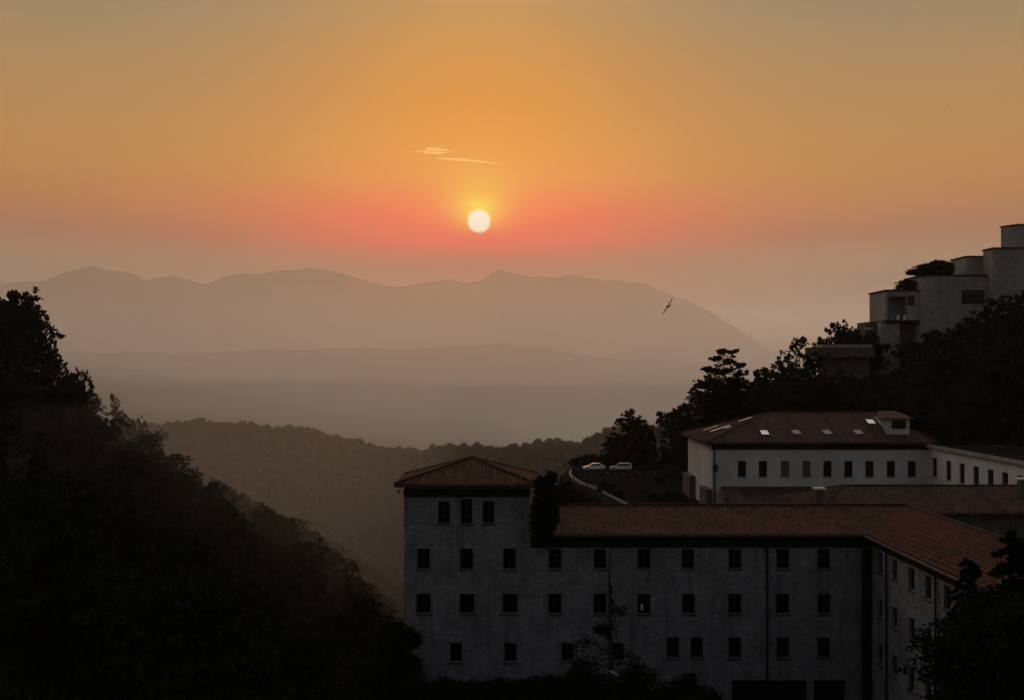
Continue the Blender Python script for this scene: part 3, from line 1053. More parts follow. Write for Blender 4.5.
def sanctuary():
    Y = 214.0
    k = Y / F
    X = lambda px, y=Y: (px - 512) / F * y
    Z = lambda py, y=Y: (HZ - py) / F * y
    R = thing('concrete_building', 'stepped grey building of stacked concrete blocks on the right hilltop', 'building', (95, Y, 0))
    R0 = Vector(R.location)

    def part(mb, name, m_, smooth=False, parent=None):
        o = mb.build(name, m_, parent or R, smooth=smooth)
        if parent is None: o.location = -R0
        return o

    def block(back_px, corner_px, right_px, Y0, rt, zb, name, m_, r=.8, rows=None):
        """block whose left front corner shows at corner_px and whose left side runs back to back_px"""
        x0 = X(corner_px, Y0); x1 = X(right_px, Y0)
        Yb = x0 / ((back_px - 512) / F)
        zt = Z(rt, Y0)
        n = 6
        poly = [(x0, Yb)] + [(x0 + r - r * cos(pi / 2 * i / n), Y0 + r - r * sin(pi / 2 * i / n)) for i in range(n + 1)] + [(x1, Y0), (x1, Yb)]
        b = MB(); b.prism(poly[::1], zb, zt)
        o = part(b, name, m_)
        c = MB()
        cen = ((x0 + x1) / 2, (Y0 + Yb) / 2)
        p2 = [(p[0] + (.22 if p[0] > cen[0] else -.22), p[1] + (.22 if p[1] > cen[1] else -.22)) for p in poly]
        c.prism(p2, zt + .003, zt + .26)
        c.build('coping', M_WOOD, o)
        return o, x0, Yb, zt
    zb = -8
    # low corner box: left side wall, recessed loggia, lintel, slab
    Ya = 213.0
    xa = X(886, Ya); Yab = xa / ((869.5 - 512) / F)
    za, zs, zl = Z(291, Ya), Z(320, Ya), Z(296.5, Ya)
    xr = X(923, Ya) - .3
    a = MB(); a.box(xa, xa + .5, Ya, Yab, zs, za); part(a, 'side_wall', M_CONC2)
    a = MB(); a.box(xa + .503, xr, Ya, Ya + .5, zl, za); part(a, 'lintel', M_CONC)
    a = MB(); a.box(xa + .503, xr + 1.5, Ya + 3.4, Ya + 3.8, zs, za - .01); part(a, 'back_wall', M_CONC)
    a = MB(); a.box(X(907, Ya), xr, Ya + .02, Ya + 3.38, zs, zl - .003); part(a, 'front_wall', M_CONC2)
    for p in (891, 897.5, 904):
        a = MB(); a.box(X(p, Ya), X(p + 2.6, Ya), Ya + .3, Ya + .6, zs, Z(315, Ya)); part(a, 'parapet_post', M_PALE if p > 893 else M_CONC)
    a = MB(); a.box(xa - .3, xr, Ya - .4, Yab, zs - .4, zs - .003); part(a, 'floor_slab', M_WOOD)
    a = MB(); a.box(xa - .25, xr, Ya - .25, Yab + .2, za + .003, za + .28); part(a, 'roof_slab', M_WOOD)
    # main block
    o, bx, bY, bz = block(905, 922, 1003, 211.5, 276, zb, 'main_block', M_CONC, r=1.6)
    for (p0, p1, q0, q1, yy) in ((907.6, 914.5, 295.5, 305.5, Ya), (961.5, 984.5, 290, 304, 211.5)):
        f = MB(); f.box(X(p0, yy), X(p1, yy), yy - .08, yy + .015, Z(q1, yy), Z(q0, yy))
        fo = part(f, 'window', M_FRAME)
        g = MB(); g.box(X(p0, yy) + .15, X(p1, yy) - .15, yy - .095, yy - .083, Z(q1, yy) + .15, Z(q0, yy) - .15); g.build('pane', M_GLASS, fo)
    block(951, 966, 986, 214.5, 257, bz + .27, 'upper_block', M_CONC2, r=.7)
    block(983, 993.5, 1046, 209.0, 248.5, zb, 'tall_block', M_CONC, r=1.0)
    block(1002.5, 1010, 1052, 213.5, 225, Z(248.5, 209) + .27, 'top_block', M_CONC, r=4.0)
    f = MB(); f.box(X(1016, 209), X(1030, 209), 208.9, 208.995, Z(290, 209), Z(264, 209)); part(f, 'rendered_panel', M_CONC2)
    # walls below the corner box
    b = MB(); b.box(X(881), X(899), Y - .3, Y + 8, zb, Z(322) - .01); part(b, 'base_wall', M_CONC)
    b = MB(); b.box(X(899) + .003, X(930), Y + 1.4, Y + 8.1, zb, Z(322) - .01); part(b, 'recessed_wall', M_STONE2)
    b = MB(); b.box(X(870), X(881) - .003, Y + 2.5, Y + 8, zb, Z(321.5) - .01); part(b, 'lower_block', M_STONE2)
    b = MB(); b.box(X(868.5), X(877), Y + 2.3, Y + 2.4, Z(329), Z(327)); part(b, 'window_band', M_METAL)


sanctuary()


def terrace_wall():
    Y = 206.0
    k = Y / F
    X = lambda px: (px - 512) * k
    Z = lambda py: (HZ - py) * k
    R = thing('retaining_wall', 'low grey terrace with a flat slab edge on the hillside below the concrete building', 'wall', (X(840), Y, -4))
    R0 = Vector(R.location)
    b = MB(); b.prism([(X(808), Y), (X(874), Y - .5), (X(878), Y + 5), (X(812), Y + 5)], Z(357), Z(347.5))
    o = b.build('slab', M_STONE2, R); o.location = -R0
    b = MB(); b.box(X(822), X(872), Y - .1, Y + 4, Z(347.5) + .003, Z(344.5))
    o = b.build('parapet', M_CONC, R); o.location = -R0
    b = MB(); b.box(X(826), X(872), Y + 1.5, Y + 5, -9, Z(357) - .003)
    o = b.build('back_wall', M_STONE2, R); o.location = -R0


terrace_wall()

# ---------------------------------------------------------------- car park, kerb, road
CARZ = -19.5
edge_pts = [(571.0, 470.5), (569.8, 474), (571.5, 477.5), (576, 481), (582, 484), (589, 486.5), (597, 489.2)]
edge2 = [(603, 492), (612, 497), (620, 501), (627, 504.5), (640, 512)]


def gp(px, py, z=CARZ):
    Y = -z / ((py - HZ) / F)
    return Vector(((px - 512) / F * Y, Y, z))


E1 = [gp(*p) for p in edge_pts]
E2 = [gp(*p) for p in edge2]


def car_park():
    m = MB()
    poly = [(p.x + .2, p.y) for p in reversed(E1 + E2)]
    pts = [(27.0, 139), (27.0, 165), (33, 203), (13, 205)] + []
    allp = [(E2[-1].x + 3, 139.0)] + pts
    ring = [(p.x + .2, p.y, CARZ) for p in (E1 + E2)] + [(q[0], q[1], CARZ) for q in allp]
    m.quad(ring)
    tag(m.build('car_park', M_ASPH), kind='structure')
    mk = MB()
    for i in range(6):
        x = 15.0 + i * 3.0
        mk.box(x, x + .12, 187.0, 192.2, CARZ + .004, CARZ + .008)
    tag(mk.build('parking_markings', M_KERB), kind='structure')
    for pts, lab in ((E1, 'pale curved parapet kerb at the outer edge of the car park'), (E2, 'short pale kerb length nearer the tiled roof')):
        k = MB()
        for i in range(len(pts) - 1):
            a, b = pts[i], pts[i + 1]
            d = (b - a).normalized(); n = Vector((-d.y, d.x, 0)) * .18
            c = [a + n, b + n, b - n, a - n]
            k.prism([(q.x, q.y) for q in c][::-1] if (c[1] - c[0]).cross(c[2] - c[1]).z < 0 else [(q.x, q.y) for q in c], CARZ - .5, CARZ + (.32 if pts is E1 else .16))
        o = k.build('parapet', M_KERB)
        tag(o, lab, 'kerb')


car_park()


def car(x, y, rz, paint, label, estate=False):
    R = thing('parked_car', label, 'car', (x, y, CARZ), rz, 'cars parked on the terrace')
    L2, W2 = 2.15, .86
    # side profile (front at -x)
    if estate:
        prof = [(-2.15, .35), (-2.17, .62), (-2.05, .78), (-1.1, .96), (-.45, 1.46), (-.1, 1.55), (1.6, 1.56), (1.95, 1.42), (2.12, .95), (2.15, .4)]
    else:
        prof = [(-2.1, .32), (-2.13, .58), (-1.95, .72), (-1.05, .90), (-.35, 1.36), (.1, 1.45), (1.1, 1.42), (1.7, 1.05), (2.05, .95), (2.1, .38)]
    def wid(z): return W2 if z < .97 else W2 - (z - .97) * .32
    b = MB(); n = len(prof)
    for i in range(n - 1):
        (x0, z0), (x1, z1) = prof[i], prof[i + 1]
        b.quad([(x0, -wid(z0), z0), (x0, wid(z0), z0), (x1, wid(z1), z1), (x1, -wid(z1), z1)])
    # sides as fan strips with wheel arches cut by dark wheels
    for s in (-1, 1):
        low = [p for p in prof]
        mid = (0.0, .62)
        for i in range(n - 1):
            (x0, z0), (x1, z1) = prof[i], prof[i + 1]
            tri = [(x0, s * wid(z0), z0), (x1, s * wid(z1), z1), (mid[0], s * (W2 + .02), mid[1])]
            b.quad(tri if s < 0 else tri[::-1])
        tri = [(prof[-1][0], s * W2, prof[-1][1]), (prof[0][0], s * W2, prof[0][1]), (0, s * (W2 + .02), .62)]
        b.quad(tri if s < 0 else tri[::-1])
    b.quad([(prof[-1][0], -W2, prof[-1][1]), (prof[-1][0], W2, prof[-1][1]), (prof[0][0], W2, prof[0][1]), (prof[0][0], -W2, prof[0][1])])
    b.build('body', paint, R)
    # side glass
    for s in (-1, 1):
        g = MB()
        z0, z1 = .98, (1.44 if estate else 1.32)
        xs = (-.85, -.32, 1.8, 1.95) if estate else (-.8, -.2, 1.0, 1.5)
        y0, y1 = s * (wid(z0) + .012), s * (wid(z1) + .012)
        q = [(xs[0], y0, z0), (xs[3], y0, z0), (xs[2], y1, z1), (xs[1], y1, z1)]
        g.quad(q if s < 0 else q[::-1]); g.build('side_window', M_CGLASS, R)
    g = MB()
    (x0, z0), (x1, z1) = prof[3], prof[4]
    t = lambda f, o: (x0 + (x1 - x0) * f - .02, z0 + (z1 - z0) * f + .02)
    a, c = t(.08, 0), t(.94, 0)
    g.quad([(a[0], wid(a[1]) - .1, a[1]), (a[0], -wid(a[1]) + .1, a[1]), (c[0], -wid(c[1]) + .1, c[1]), (c[0], wid(c[1]) - .1, c[1])][::-1])
    g.build('windscreen', M_CGLASS, R)
    for wx in (-1.32, 1.3):
        for s in (-1, 1):
            w = MB(); w.tube([(wx, s * .62, .31), (wx, s * .885, .31)], .32, 18)
            wo = w.build('wheel', M_TYRE, R)
            r_ = MB(); r_.tube([(wx, s * .88, .31), (wx, s * .895, .31)], .2, 14); r_.build('rim', M_RIM, wo)
    for s in (-1, 1):
        h = MB(); h.box(-2.15, -2.02, s * .68 - .15, s * .68 + .15, .58, .70); h.build('headlight', M_LIGHTM, R)
        h = MB(); h.box(-.9, -.72, s * .95 - .08, s * .95 + .08, .95, 1.08); h.build('mirror', paint, R)
    return R


car(15.9, 194.2, radians(4), M_CARW, 'white hatchback parked at the left, nearest the curved parapet')
car(21.0, 193.2, radians(-6), M_CARS, 'pale silver estate car parked to the right beside the dark trees', True)


def house():
    Y = 204.0
    R = thing('house', 'small pale house half hidden by trees left of the white building', 'house', (33, Y + 3, -20))
    R0 = Vector(R.location)
    x0, x1 = 29.6, 36.5
    org = Vector((x0, Y, -21))
    hs = [(1.0, 1.9, 3.9, 5.3), (3.2, 4.1, 3.9, 5.3), (5.3, 6.1, 3.9, 5.3), (1.4, 2.3, 1.4, 2.8), (4.4, 5.4, .4, 2.9)]
    w = MB(); holed_wall(w, org, (1, 0, 0), x1 - x0, 7.6, hs)
    w.quad([(x0, Y + 7, -21), (x0, Y, -21), (x0, Y, -13.4), (x0, Y + 7, -13.4)])
    w.quad([(x1, Y, -21), (x1, Y + 7, -21), (x1, Y + 7, -13.4), (x1, Y, -13.4)])
    o = w.build('wall', M_PALE, R); o.location = -R0
    for h in hs:
        f = window(R, org, (1, 0, 0), h); f.location = -R0
    r = MB()
    A, B = Vector((x0 - .5, Y - .5, -13.5)), Vector((x1 + .5, Y - .5, -13.5))
    C, D = Vector((x1 + .5, Y + 7.5, -13.5)), Vector((x0 - .5, Y + 7.5, -13.5))
    E, G = Vector((x0 - .5, Y + 3.5, -12)), Vector((x1 + .5, Y + 3.5, -12))
    slope(r, [A, B, G, E], A, B); slope(r, [C, D, E, G], C, D)
    o = r.build('roof', M_TILED, R); o.location = -R0


house()


def lamp_post():
    p = at(697, 418, 166)
    R = thing('street_lamp', 'thin lamp post with a flat head behind the left corner of the white building', 'street lamp', (p.x, p.y, -20))
    h = p.z + 20
    b = MB(); b.tube([(0, 0, 0), (0, 0, h * .6), (0, 0, h)], [.11, .08, .05], 8); b.build('pole', M_PIPE, R)
    b = MB(); b.box(-.75, .75, -.14, .14, h, h + .14); b.build('lamp_head', M_KERB, R)


lamp_post()

# ---------------------------------------------------------------- vegetation


def leaf_cards(rng, centres, radii, n_per, size, flat=1.0):
    """leaf-sized quads spread through ellipsoid clumps; returns verts, faces"""
    C = np.repeat(centres, n_per, axis=0); R = np.repeat(radii, n_per, axis=0)
    n = len(C)
    d = rng.normal(size=(n, 3)); d /= np.linalg.norm(d, axis=1)[:, None]
    rr = rng.uniform(0.25, 1.0, n) ** 0.5
    p = C + d * rr[:, None] * R
    a = rng.normal(size=(n, 3)); a[:, 2] *= flat; a /= np.linalg.norm(a, axis=1)[:, None]
    b = np.cross(a, rng.normal(size=(n, 3))); b /= np.linalg.norm(b, axis=1)[:, None]
    s = size * rng.uniform(0.5, 1.3, n)[:, None]
    a *= s; b *= s * 0.6
    v = np.stack([p - a, p - b * .9 + a * .1, p + a, p + b * .9 - a * .1], 1).reshape(-1, 3)
    f = np.arange(n * 4).reshape(-1, 4)
    return v, f


class Species:
    """meshes of one tree kind: trunk + crown, shared by all copies"""
    pass


def tree_meshes(seed, H, lobes, trunk_r, leaf_m, leaf=.3, density=60, bare=0.0, crown_name='crown', clump=0.22, lean=0.0):
    """lobes: (x,y,z,rx,ry,rz) in metres; returns [trunk mesh, crown mesh]"""
    rng = np.random.default_rng(seed)
    rr = random.Random(seed)
    t = MB()
    top = H * 0.93
    path = []
    for i in range(7):
        k = i / 6
        path.append(Vector((lean * k * H + rr.uniform(-.02, .02) * H * k, rr.uniform(-.02, .02) * H * k, top * k)))
    t.tube(path, [trunk_r * (1 - .85 * (i / 6)) for i in range(7)], 7)
    cs, rs, npz = [], [], []
    for (x, y, z, rx, ry, rz) in lobes:
        # limb from trunk to lobe
        zi = max(.1 * H, z - .35 * math.hypot(x, y) - .2 * rz)
        k = min(1, zi / top)
        base = path[min(6, int(k * 6))].copy(); base.z = min(zi, top)
        mid = (base + Vector((x, y, z))) / 2 + Vector((0, 0, -.08 * H * rr.random()))
        t.tube([base, mid, Vector((x, y, z))], [trunk_r * .4 * (1 - k * .6), trunk_r * .25 * (1 - k * .5), trunk_r * .08], 5)
        vol = (rx * ry * rz) ** (1 / 3)
        nc = max(5, int(density * vol ** 1.6 / 12))
        d = rng.normal(size=(nc, 3)); d /= np.linalg.norm(d, axis=1)[:, None]
        q = rng.uniform(.15, 1, nc) ** .45
        c = np.array([x, y, z]) + d * q[:, None] * np.array([rx, ry, rz])
        cs.append(c)
        r_ = vol * clump * rng.uniform(.6, 1.5, nc)
        rs.append(np.stack([r_ * 1.25, r_ * 1.25, r_ * .8], 1))
    cs = np.concatenate(cs); rs = np.concatenate(rs)
    v, f = leaf_cards(rng, cs, rs, 14, leaf)
    return t, v, f


def make_tree(name, label, loc, tm, leaf_m, rz=0, scale=1, group=None, cat='tree'):
    t, v, f = tm
    R = thing(name, label, cat, loc, rz, group)
    R.scale = (scale,) * 3
    t.build('trunk', M_BARK, R)
    np_mesh('crown', v, f, leaf_m, R)
    return R


def copy_tree(R, loc, rz, scale, label=None, group=None):
    c = R.copy(); COL.objects.link(c)
    c.location = loc; c.rotation_euler = (0, 0, rz); c.scale = scale if isinstance(scale, tuple) else (scale,) * 3
    if label: c['label'] = label
    if group: c['group'] = group
    for ch in list(R.children):
        d = ch.copy(); COL.objects.link(d); d.parent = c
    return c


def round_lobes(rr, H, W, n=9, z0=.35):
    L = [(0, 0, H * .72, W * .30, W * .30, H * .2)]
    for i in range(n):
        a = i * 2.4 + rr.uniform(-.4, .4)
        k = rr.uniform(z0, .92)
        r = W * .5 * (1 - abs(k - .58) * 1.5) * rr.uniform(.45, .85)
        s = rr.uniform(.16, .27)
        L.append((r * cos(a), r * sin(a), H * k, W * s, W * s, H * s * .62))
    return L


def conifer_mesh(seed, H, W, tr, leaf, per=26, tiers=26):
    """straight trunk with drooping whorled branches, needles as small cards along each branch"""
    rng = np.random.default_rng(seed)
    t = MB()
    t.tube([(0, 0, 0), (.03 * W, 0, H * .35), (-.02 * W, .02 * W, H * .7), (0, 0, H)], [tr, tr * .7, tr * .35, tr * .06], 7)
    pts = []
    for i in range(tiers):
        k0 = .08 + .90 * i / tiers
        nb = max(4, int(9 * (1 - k0)) + 3)
        for j in range(nb):
            k = min(.985, k0 + rng.uniform(-.02, .02))
            L = W * .5 * (1 - k) ** .8 * rng.uniform(.55, 1.2) + .12
            a = rng.uniform(0, 2 * pi)
            up = .25 * L
            d = np.array([cos(a), sin(a), 0])
            q = rng.uniform(.12, 1.0, per)
            c = d[None] * (L * q)[:, None]
            z = H * k + up * q - .75 * L * q ** 2
            side = np.array([-sin(a), cos(a), 0])
            w = .22 * L * (1 - q * .75)
            c = c + side[None] * (rng.normal(size=per) * w)[:, None]
            c[:, 2] += z + rng.normal(size=per) * .05 * L
            pts.append(c)
            if j % 2 == 0:
                t.tube([(0, 0, H * k), (d[0] * L * .5, d[1] * L * .5, H * k + up * .5 - .19 * L), (d[0] * L * .95, d[1] * L * .95, H * k + up * .95 - .68 * L)],
                       [tr * .16, tr * .1, tr * .03], 4)
    P_ = np.concatenate(pts)
    R_ = np.full_like(P_, leaf * .6)
    v, f = leaf_cards(rng, P_, R_, 2, leaf, .5)
    return t, v, f


PROTO = {}


def protos():
    rr = random.Random(4)
    for i in range(4):
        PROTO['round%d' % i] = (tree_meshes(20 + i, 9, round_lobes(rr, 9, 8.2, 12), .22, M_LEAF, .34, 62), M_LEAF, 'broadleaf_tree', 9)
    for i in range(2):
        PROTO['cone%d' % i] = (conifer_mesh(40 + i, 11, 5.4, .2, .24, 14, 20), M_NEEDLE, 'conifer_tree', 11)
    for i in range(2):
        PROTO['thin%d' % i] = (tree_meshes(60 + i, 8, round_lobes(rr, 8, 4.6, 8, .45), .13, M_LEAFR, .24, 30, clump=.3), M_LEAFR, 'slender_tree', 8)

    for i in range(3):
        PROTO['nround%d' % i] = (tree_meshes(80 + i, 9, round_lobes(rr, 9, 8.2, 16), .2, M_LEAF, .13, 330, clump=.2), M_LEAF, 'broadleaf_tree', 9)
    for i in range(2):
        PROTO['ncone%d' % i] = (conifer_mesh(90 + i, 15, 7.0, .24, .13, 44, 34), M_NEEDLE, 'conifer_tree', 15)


protos()
FIRST = {}


def put(kind, x, y, height, label, group, rz=None, z=None, wide=1.0, sink=.3):
    tm, lm, nm, H = PROTO[kind]
    z = float(ground_h(x, y)) - sink if z is None else z
    s = height / H
    rz = random.uniform(0, 6.28) if rz is None else rz
    if kind not in FIRST:
        o = make_tree(nm, label, (x, y, z), tm, lm, rz, 1, group)
        o.scale = (s * wide, s * wide, s)
        FIRST[kind] = o
        return o
    return copy_tree(FIRST[kind], (x, y, z), rz, (s * wide, s * wide, s), label, group)


# --- left spur: trees that stand against the sky first
LEFT_SIL = [(4, 293, 172, 'round0', 12), (22, 293, 174, 'round1', 12), (14, 304, 168, 'round3', 10), (31, 309, 178, 'round2', 8), (54, 338, 188, 'thin0', 4.5),
            (50, 348, 196, 'round2', 6), (66, 366, 205, 'round3', 7), (81, 364, 214, 'round0', 5), (92, 392, 222, 'round1', 6),
            (114, 391, 234, 'thin1', 5), (120, 408, 245, 'round2', 7), (138, 413, 262, 'round0', 6), (156, 432, 282, 'round1', 8)]
SIL_LABEL = ['broad dark tree at the left picture edge on top of the left spur',
             'tallest rounded tree crowning the left spur',
             'rounded tree in front of the two that crown the left spur',
             'tree on the steep shoulder just below the crown of the left spur',
             'slender flat topped tree sticking out of the left spur against the mountains',
             'small rounded tree behind the slender flat topped one on the left spur',
             'tree on the left spur outlined before the distant wooded ridge, uppermost',
             'rounded tree with a square top halfway down the left spur outline',
             'tree below the square topped one on the left spur outline',
             'slender tree with reaching branches on the left spur outline',
             'dark tree just right of the slender reaching one on the left spur',
             'tree low on the left spur outline where the valley woods begin',
             'lowest hazy tree on the left spur outline']
for (px, py, Y, kd, h), lab in zip(LEFT_SIL, SIL_LABEL):
    top = at(px, py, Y)
    gz = float(ground_h(top.x, Y))
    hh = max(h, min(20, top.z - gz + .3))
    put(kd, top.x, Y, hh, lab, None, z=top.z - hh, wide=min(1.0, h / hh))
# --- the rest of the wooded spur
rs = random.Random(99)


def sil_row(px):
    return float(np.interp(px, [-50, 0, 35, 44, 60, 70, 87, 97, 125, 160, 200, 230, 290, 330, 380, 420],
                           [298, 300, 303, 340, 352, 370, 376, 398, 414, 432, 460, 484, 508, 538, 578, 642]))


cnt = 0
tries = 0
while cnt < 190 and tries < 6000:
    tries += 1
    y = rs.uniform(8.4, 22.5) ** 2
    x = rs.uniform(-.53, -.10) * y
    xr = float(np.interp(y, [0, 300, 380, 480, 520, 700], [-89, -90, -84, -63, -53, -20]))
    if x > xr + 75 or x < xr - 14: continue
    if x > -14 and y < 130: continue
    z = float(ground_h(x, y))
    kd = rs.choice(['round0', 'round1', 'round2', 'round3', 'round1', 'cone0'])
    h = rs.uniform(6.0, 10.5)
    px = 512 + F * x / y
    row = HZ - F * (z + h) / y
    hw = F * h * .40 / y
    if row < max(sil_row(px), sil_row(px + hw) - .35 * h * F / y, sil_row(px + .6 * hw) - .1 * h * F / y) + rs.uniform(0, 6): continue
    if row > 720: continue
    put(kd, x, y, h, 'dark tree in the dense wood covering the left spur', 'trees of the wooded left spur')
    cnt += 1
print('left trees', cnt)

# --- right hillside, explicit outline trees
OUT = [  # px, top row, Y, kind, height, label
    (566, 486, 160, 'round1', 5, 'dark bush on the steep bank left of the curved kerb'),
    (580, 494, 152, 'round0', 5, 'dark bush between the two lengths of kerb'),
    (560, 478, 170, 'thin1', 5, 'small ragged tree at the outermost bend of the kerb'),
    (598, 499, 146, 'round2', 4, 'low dark bush just above the long tiled roof beside the kerb'),
    (553, 491, 150, 'round3', 6, 'dark bushy tree on the bank right behind the tower roof'),
    (606, 480, 163, 'round3', 3.2, 'small round bush inside the curved kerb nearest the cars'),
    (618, 490, 154, 'round1', 3.6, 'dark bush inside the short kerb length above the tiled roof'),
    (655, 493, 151, 'round2', 3.4, 'dark bush midway between the short kerb and the white building'),
    (672, 489, 153, 'round0', 4.2, 'dark bush touching the left stone pier of the white building'),
    (590, 480, 168, 'thin0', 3.0, 'scrawny bush at the inner side of the curved kerb'),
    (640, 489, 158, 'round0', 3, 'low bush in the middle of the car park edge above the tiled roof'),
    (668, 452, 199, 'round1', 7, 'dark tree hiding the middle of the pale house'),
    (681, 448, 196, 'round3', 8, 'dark tree pressed against the left wall of the white building'),
    (655, 455, 198, 'round0', 8, 'dark bushy tree in front of the left corner of the pale house'),
    (672, 472, 178, 'round2', 3.5, 'low bush before the pale house at the edge of the car park'),
    (660, 478, 172, 'round1', 3, 'small low bush on the right side of the car park'),
    (612, 447, 207, 'round2', 7, 'low bush-like tree directly behind the two parked cars'),
    (628, 405, 224, 'thin0', 10, 'thin leafed see-through tree above the dark clump behind the cars'),
    (622, 428, 205, 'round0', 10, 'rounded tree on the left shoulder of the clump behind the cars'),
    (637, 418, 207, 'round1', 11, 'tall dark tree of the clump just right of the see-through tree'),
    (652, 432, 206, 'round3', 9, 'dark tree between the parked cars and the pale house'),
    (664, 409, 214, 'thin1', 9, 'slim small crowned tree rising above the trees beside the pale house'),
    (676, 406, 212, 'round2', 8, 'dark tree behind the pale house'),
    (690, 398, 210, 'round0', 9, 'tree leaning against the left flank of the big layered pine'),
    (758, 382, 205, 'round1', 8, 'bushy tree filling the gap right of the big layered pine'),
    (764, 382, 203, 'thin0', 6, 'small spindly tree at the foot of the right slope outline'),
    (778, 356, 203, 'round3', 9, 'stout tree with two upright tufts left of the terrace wall'),
    (785, 366, 200, 'round2', 10, 'dark tree in front of the stout two tufted one'),
    (800, 333, 208, 'thin1', 9, 'gnarled open crowned tree at the left end of the terrace wall'),
    (815, 350, 207, 'round1', 5, 'low shrub-like tree on the left end of the terrace slab'),
    (832, 330, 214, 'round0', 8, 'rounded tree standing on the terrace above the slab'),
    (843, 321, 216, 'round2', 7, 'pointed tree rising from the middle of the terrace'),
    (851, 329, 214, 'round2', 7, 'tree at the right side of the terrace group'),
    (824, 335, 213, 'thin0', 6, 'small ragged tree at the left side of the terrace group'),
    (872, 333, 211, 'round3', 5, 'small tree tucked under the low corner block of the concrete building'),
    (935, 331, 206, 'round1', 10, 'dark tree hiding the foot of the concrete building under its long wall'),
    (912, 338, 207, 'round0', 8, 'dark tree just right of the pale base wall of the concrete building'),
    (962, 324, 205, 'round2', 10, 'dark tree under the wide black window of the concrete building'),
    (985, 308, 205, 'round0', 12, 'tall dark tree before the junction of the concrete blocks'),
    (1003, 300, 204, 'round3', 12, 'tall dark tree near the right picture edge below the concrete tower'),
    (1022, 296, 203, 'round1', 12, 'dark tree cut by the right picture edge below the concrete tower'),
]
for (px, py, Y, kd, h, lab) in OUT:
    p = at(px, py, Y)
    gz = float(ground_h(p.x, Y))
    hh = min(max(h, p.z - gz + .2), 26)
    put(kd, p.x, Y, hh, lab, None, z=p.z - hh, wide=(h / hh) ** .5)

# shrubs on top of the main concrete block
k = 214 / F
shr = [(913, 279, 4.4), (921, 273.5, 4.8), (930, 268.5, 5.0), (939, 265, 5.2), (947, 266.5, 4.6)]
labs = ['small shrub at the left rim of the rooftop planting of the concrete building', 'shrub second from the left rim of the rooftop planting',
        'bushy shrub in the middle of the rooftop planting', 'tallest shrub of the rooftop planting', 'shrub touching the upper concrete block on the roof']
sm = tree_meshes(77, 3, [(0, 0, 1.7, 1.5, 1.3, 1.1), (.8, 0, .9, 1, 1, .9), (-.9, 0, .8, 1, 1, .8), (.1, .3, 2.4, .6, .6, .5)], .06, M_LEAF, .2, 900, clump=.3)
first = None
for (px, py, w), lab in zip(shr, labs):
    X_, Z_ = (px - 512) * k, (HZ - 276) * k
    if px < 915: X_, Z_ = (909 - 512) * k + .6, (HZ - 292) * k; py = 268
    H_ = max(1.6, (276 - py) * k + 1.0)
    if first is None:
        first = make_tree('shrub', lab, (X_, 216, Z_ + .2), sm, M_LEAF, 0, 1, 'rooftop shrubs', 'shrub')
        first.scale = (w / 3, w / 3, H_ / 3)
    else:
        copy_tree(first, (X_, 215.5, Z_ + .2), px, (w / 3, w / 3, H_ / 3), lab)

# the big layered pine
lob = []
k = 190 / F
for (px, py, rx, rz) in ((722, 351, 6, 2.0), (736, 351, 4.5, 1.8), (716, 358, 7, 2.2), (729, 361, 7, 2.4), (741, 365, 5.5, 2.6), (709, 369, 8, 2.6),
                         (722, 371, 9, 3), (742, 373, 8, 2.6), (735, 380, 10, 4),
                         (700, 384, 9, 4.5), (716, 384, 13, 7), (736, 384, 12, 6), (724, 394, 22, 9), (748, 394, 12, 6), (704, 400, 16, 8), (757, 385, 6, 3), (752, 402, 14, 8), (728, 408, 28, 9), (694, 392, 6, 4)):
    lob.append(((px - 724) * k, random.uniform(-1, 1) * rx * k, (424 - py) * k, rx * k, max(rx * k * .8, .9), rz * k))
    lob.append(((px - 724) * k * .8, random.uniform(-1.2, 1.2) * rx * k, (424 - py) * k - .3, rx * k * .7, rx * k * .8, rz * k * .8))
for i in range(26):
    yy = random.uniform(350, 380); hw = 5 + (yy - 348) * .55
    xx = 724 + random.uniform(-hw, hw)
    q = random.uniform(2.0, 4.2)
    lob.append(((xx - 724) * k, random.uniform(-.8, .8), (424 - yy) * k, q * k, q * k, q * .55 * k))
tm = tree_meshes(123, (424 - 347) * k, lob, .35, M_NEEDLE, .26, 330, clump=.22)
make_tree('pine_tree', 'big layered pine with a gappy flat tiered top above the white building', ((724 - 512) * k, 190, (HZ - 424) * k), tm, M_NEEDLE)

# dark mass on the right hillside
cnt = tries = 0


def out_row(px):
    return float(np.interp(px, [590, 610, 640, 660, 700, 750, 765, 775, 800, 815, 868, 900, 930, 965, 985, 1000, 1060],
                           [468, 450, 424, 424, 402, 398, 392, 372, 370, 366, 366, 350, 340, 332, 318, 306, 300]))


while cnt < 150 and tries < 5000:
    tries += 1
    y = rs.uniform(150, 240)
    x = rs.uniform(.10, .56) * y
    px = 512 + F * x / y
    if x < 62 and y < 163: continue
    if x < 31 and 139 < y < 204: continue
    if 27 < x < 38.5 and 200 < y < 212: continue
    z = float(ground_h(x, y))
    if z < -30: continue
    h = rs.uniform(6, 12)
    row = HZ - F * (z + h) / y
    if row < out_row(px): continue
    if 74 < x < 115 and 204 < y < 232: continue
    if 60 < x < 80 and 203 < y < 213: continue
    put(rs.choice(['round0', 'round1', 'round2', 'round3', 'cone1']), x, y, h,
        'black silhouetted tree in the dense wood of the right hillside', 'trees of the wooded right hillside')
    cnt += 1
print('right trees', cnt)

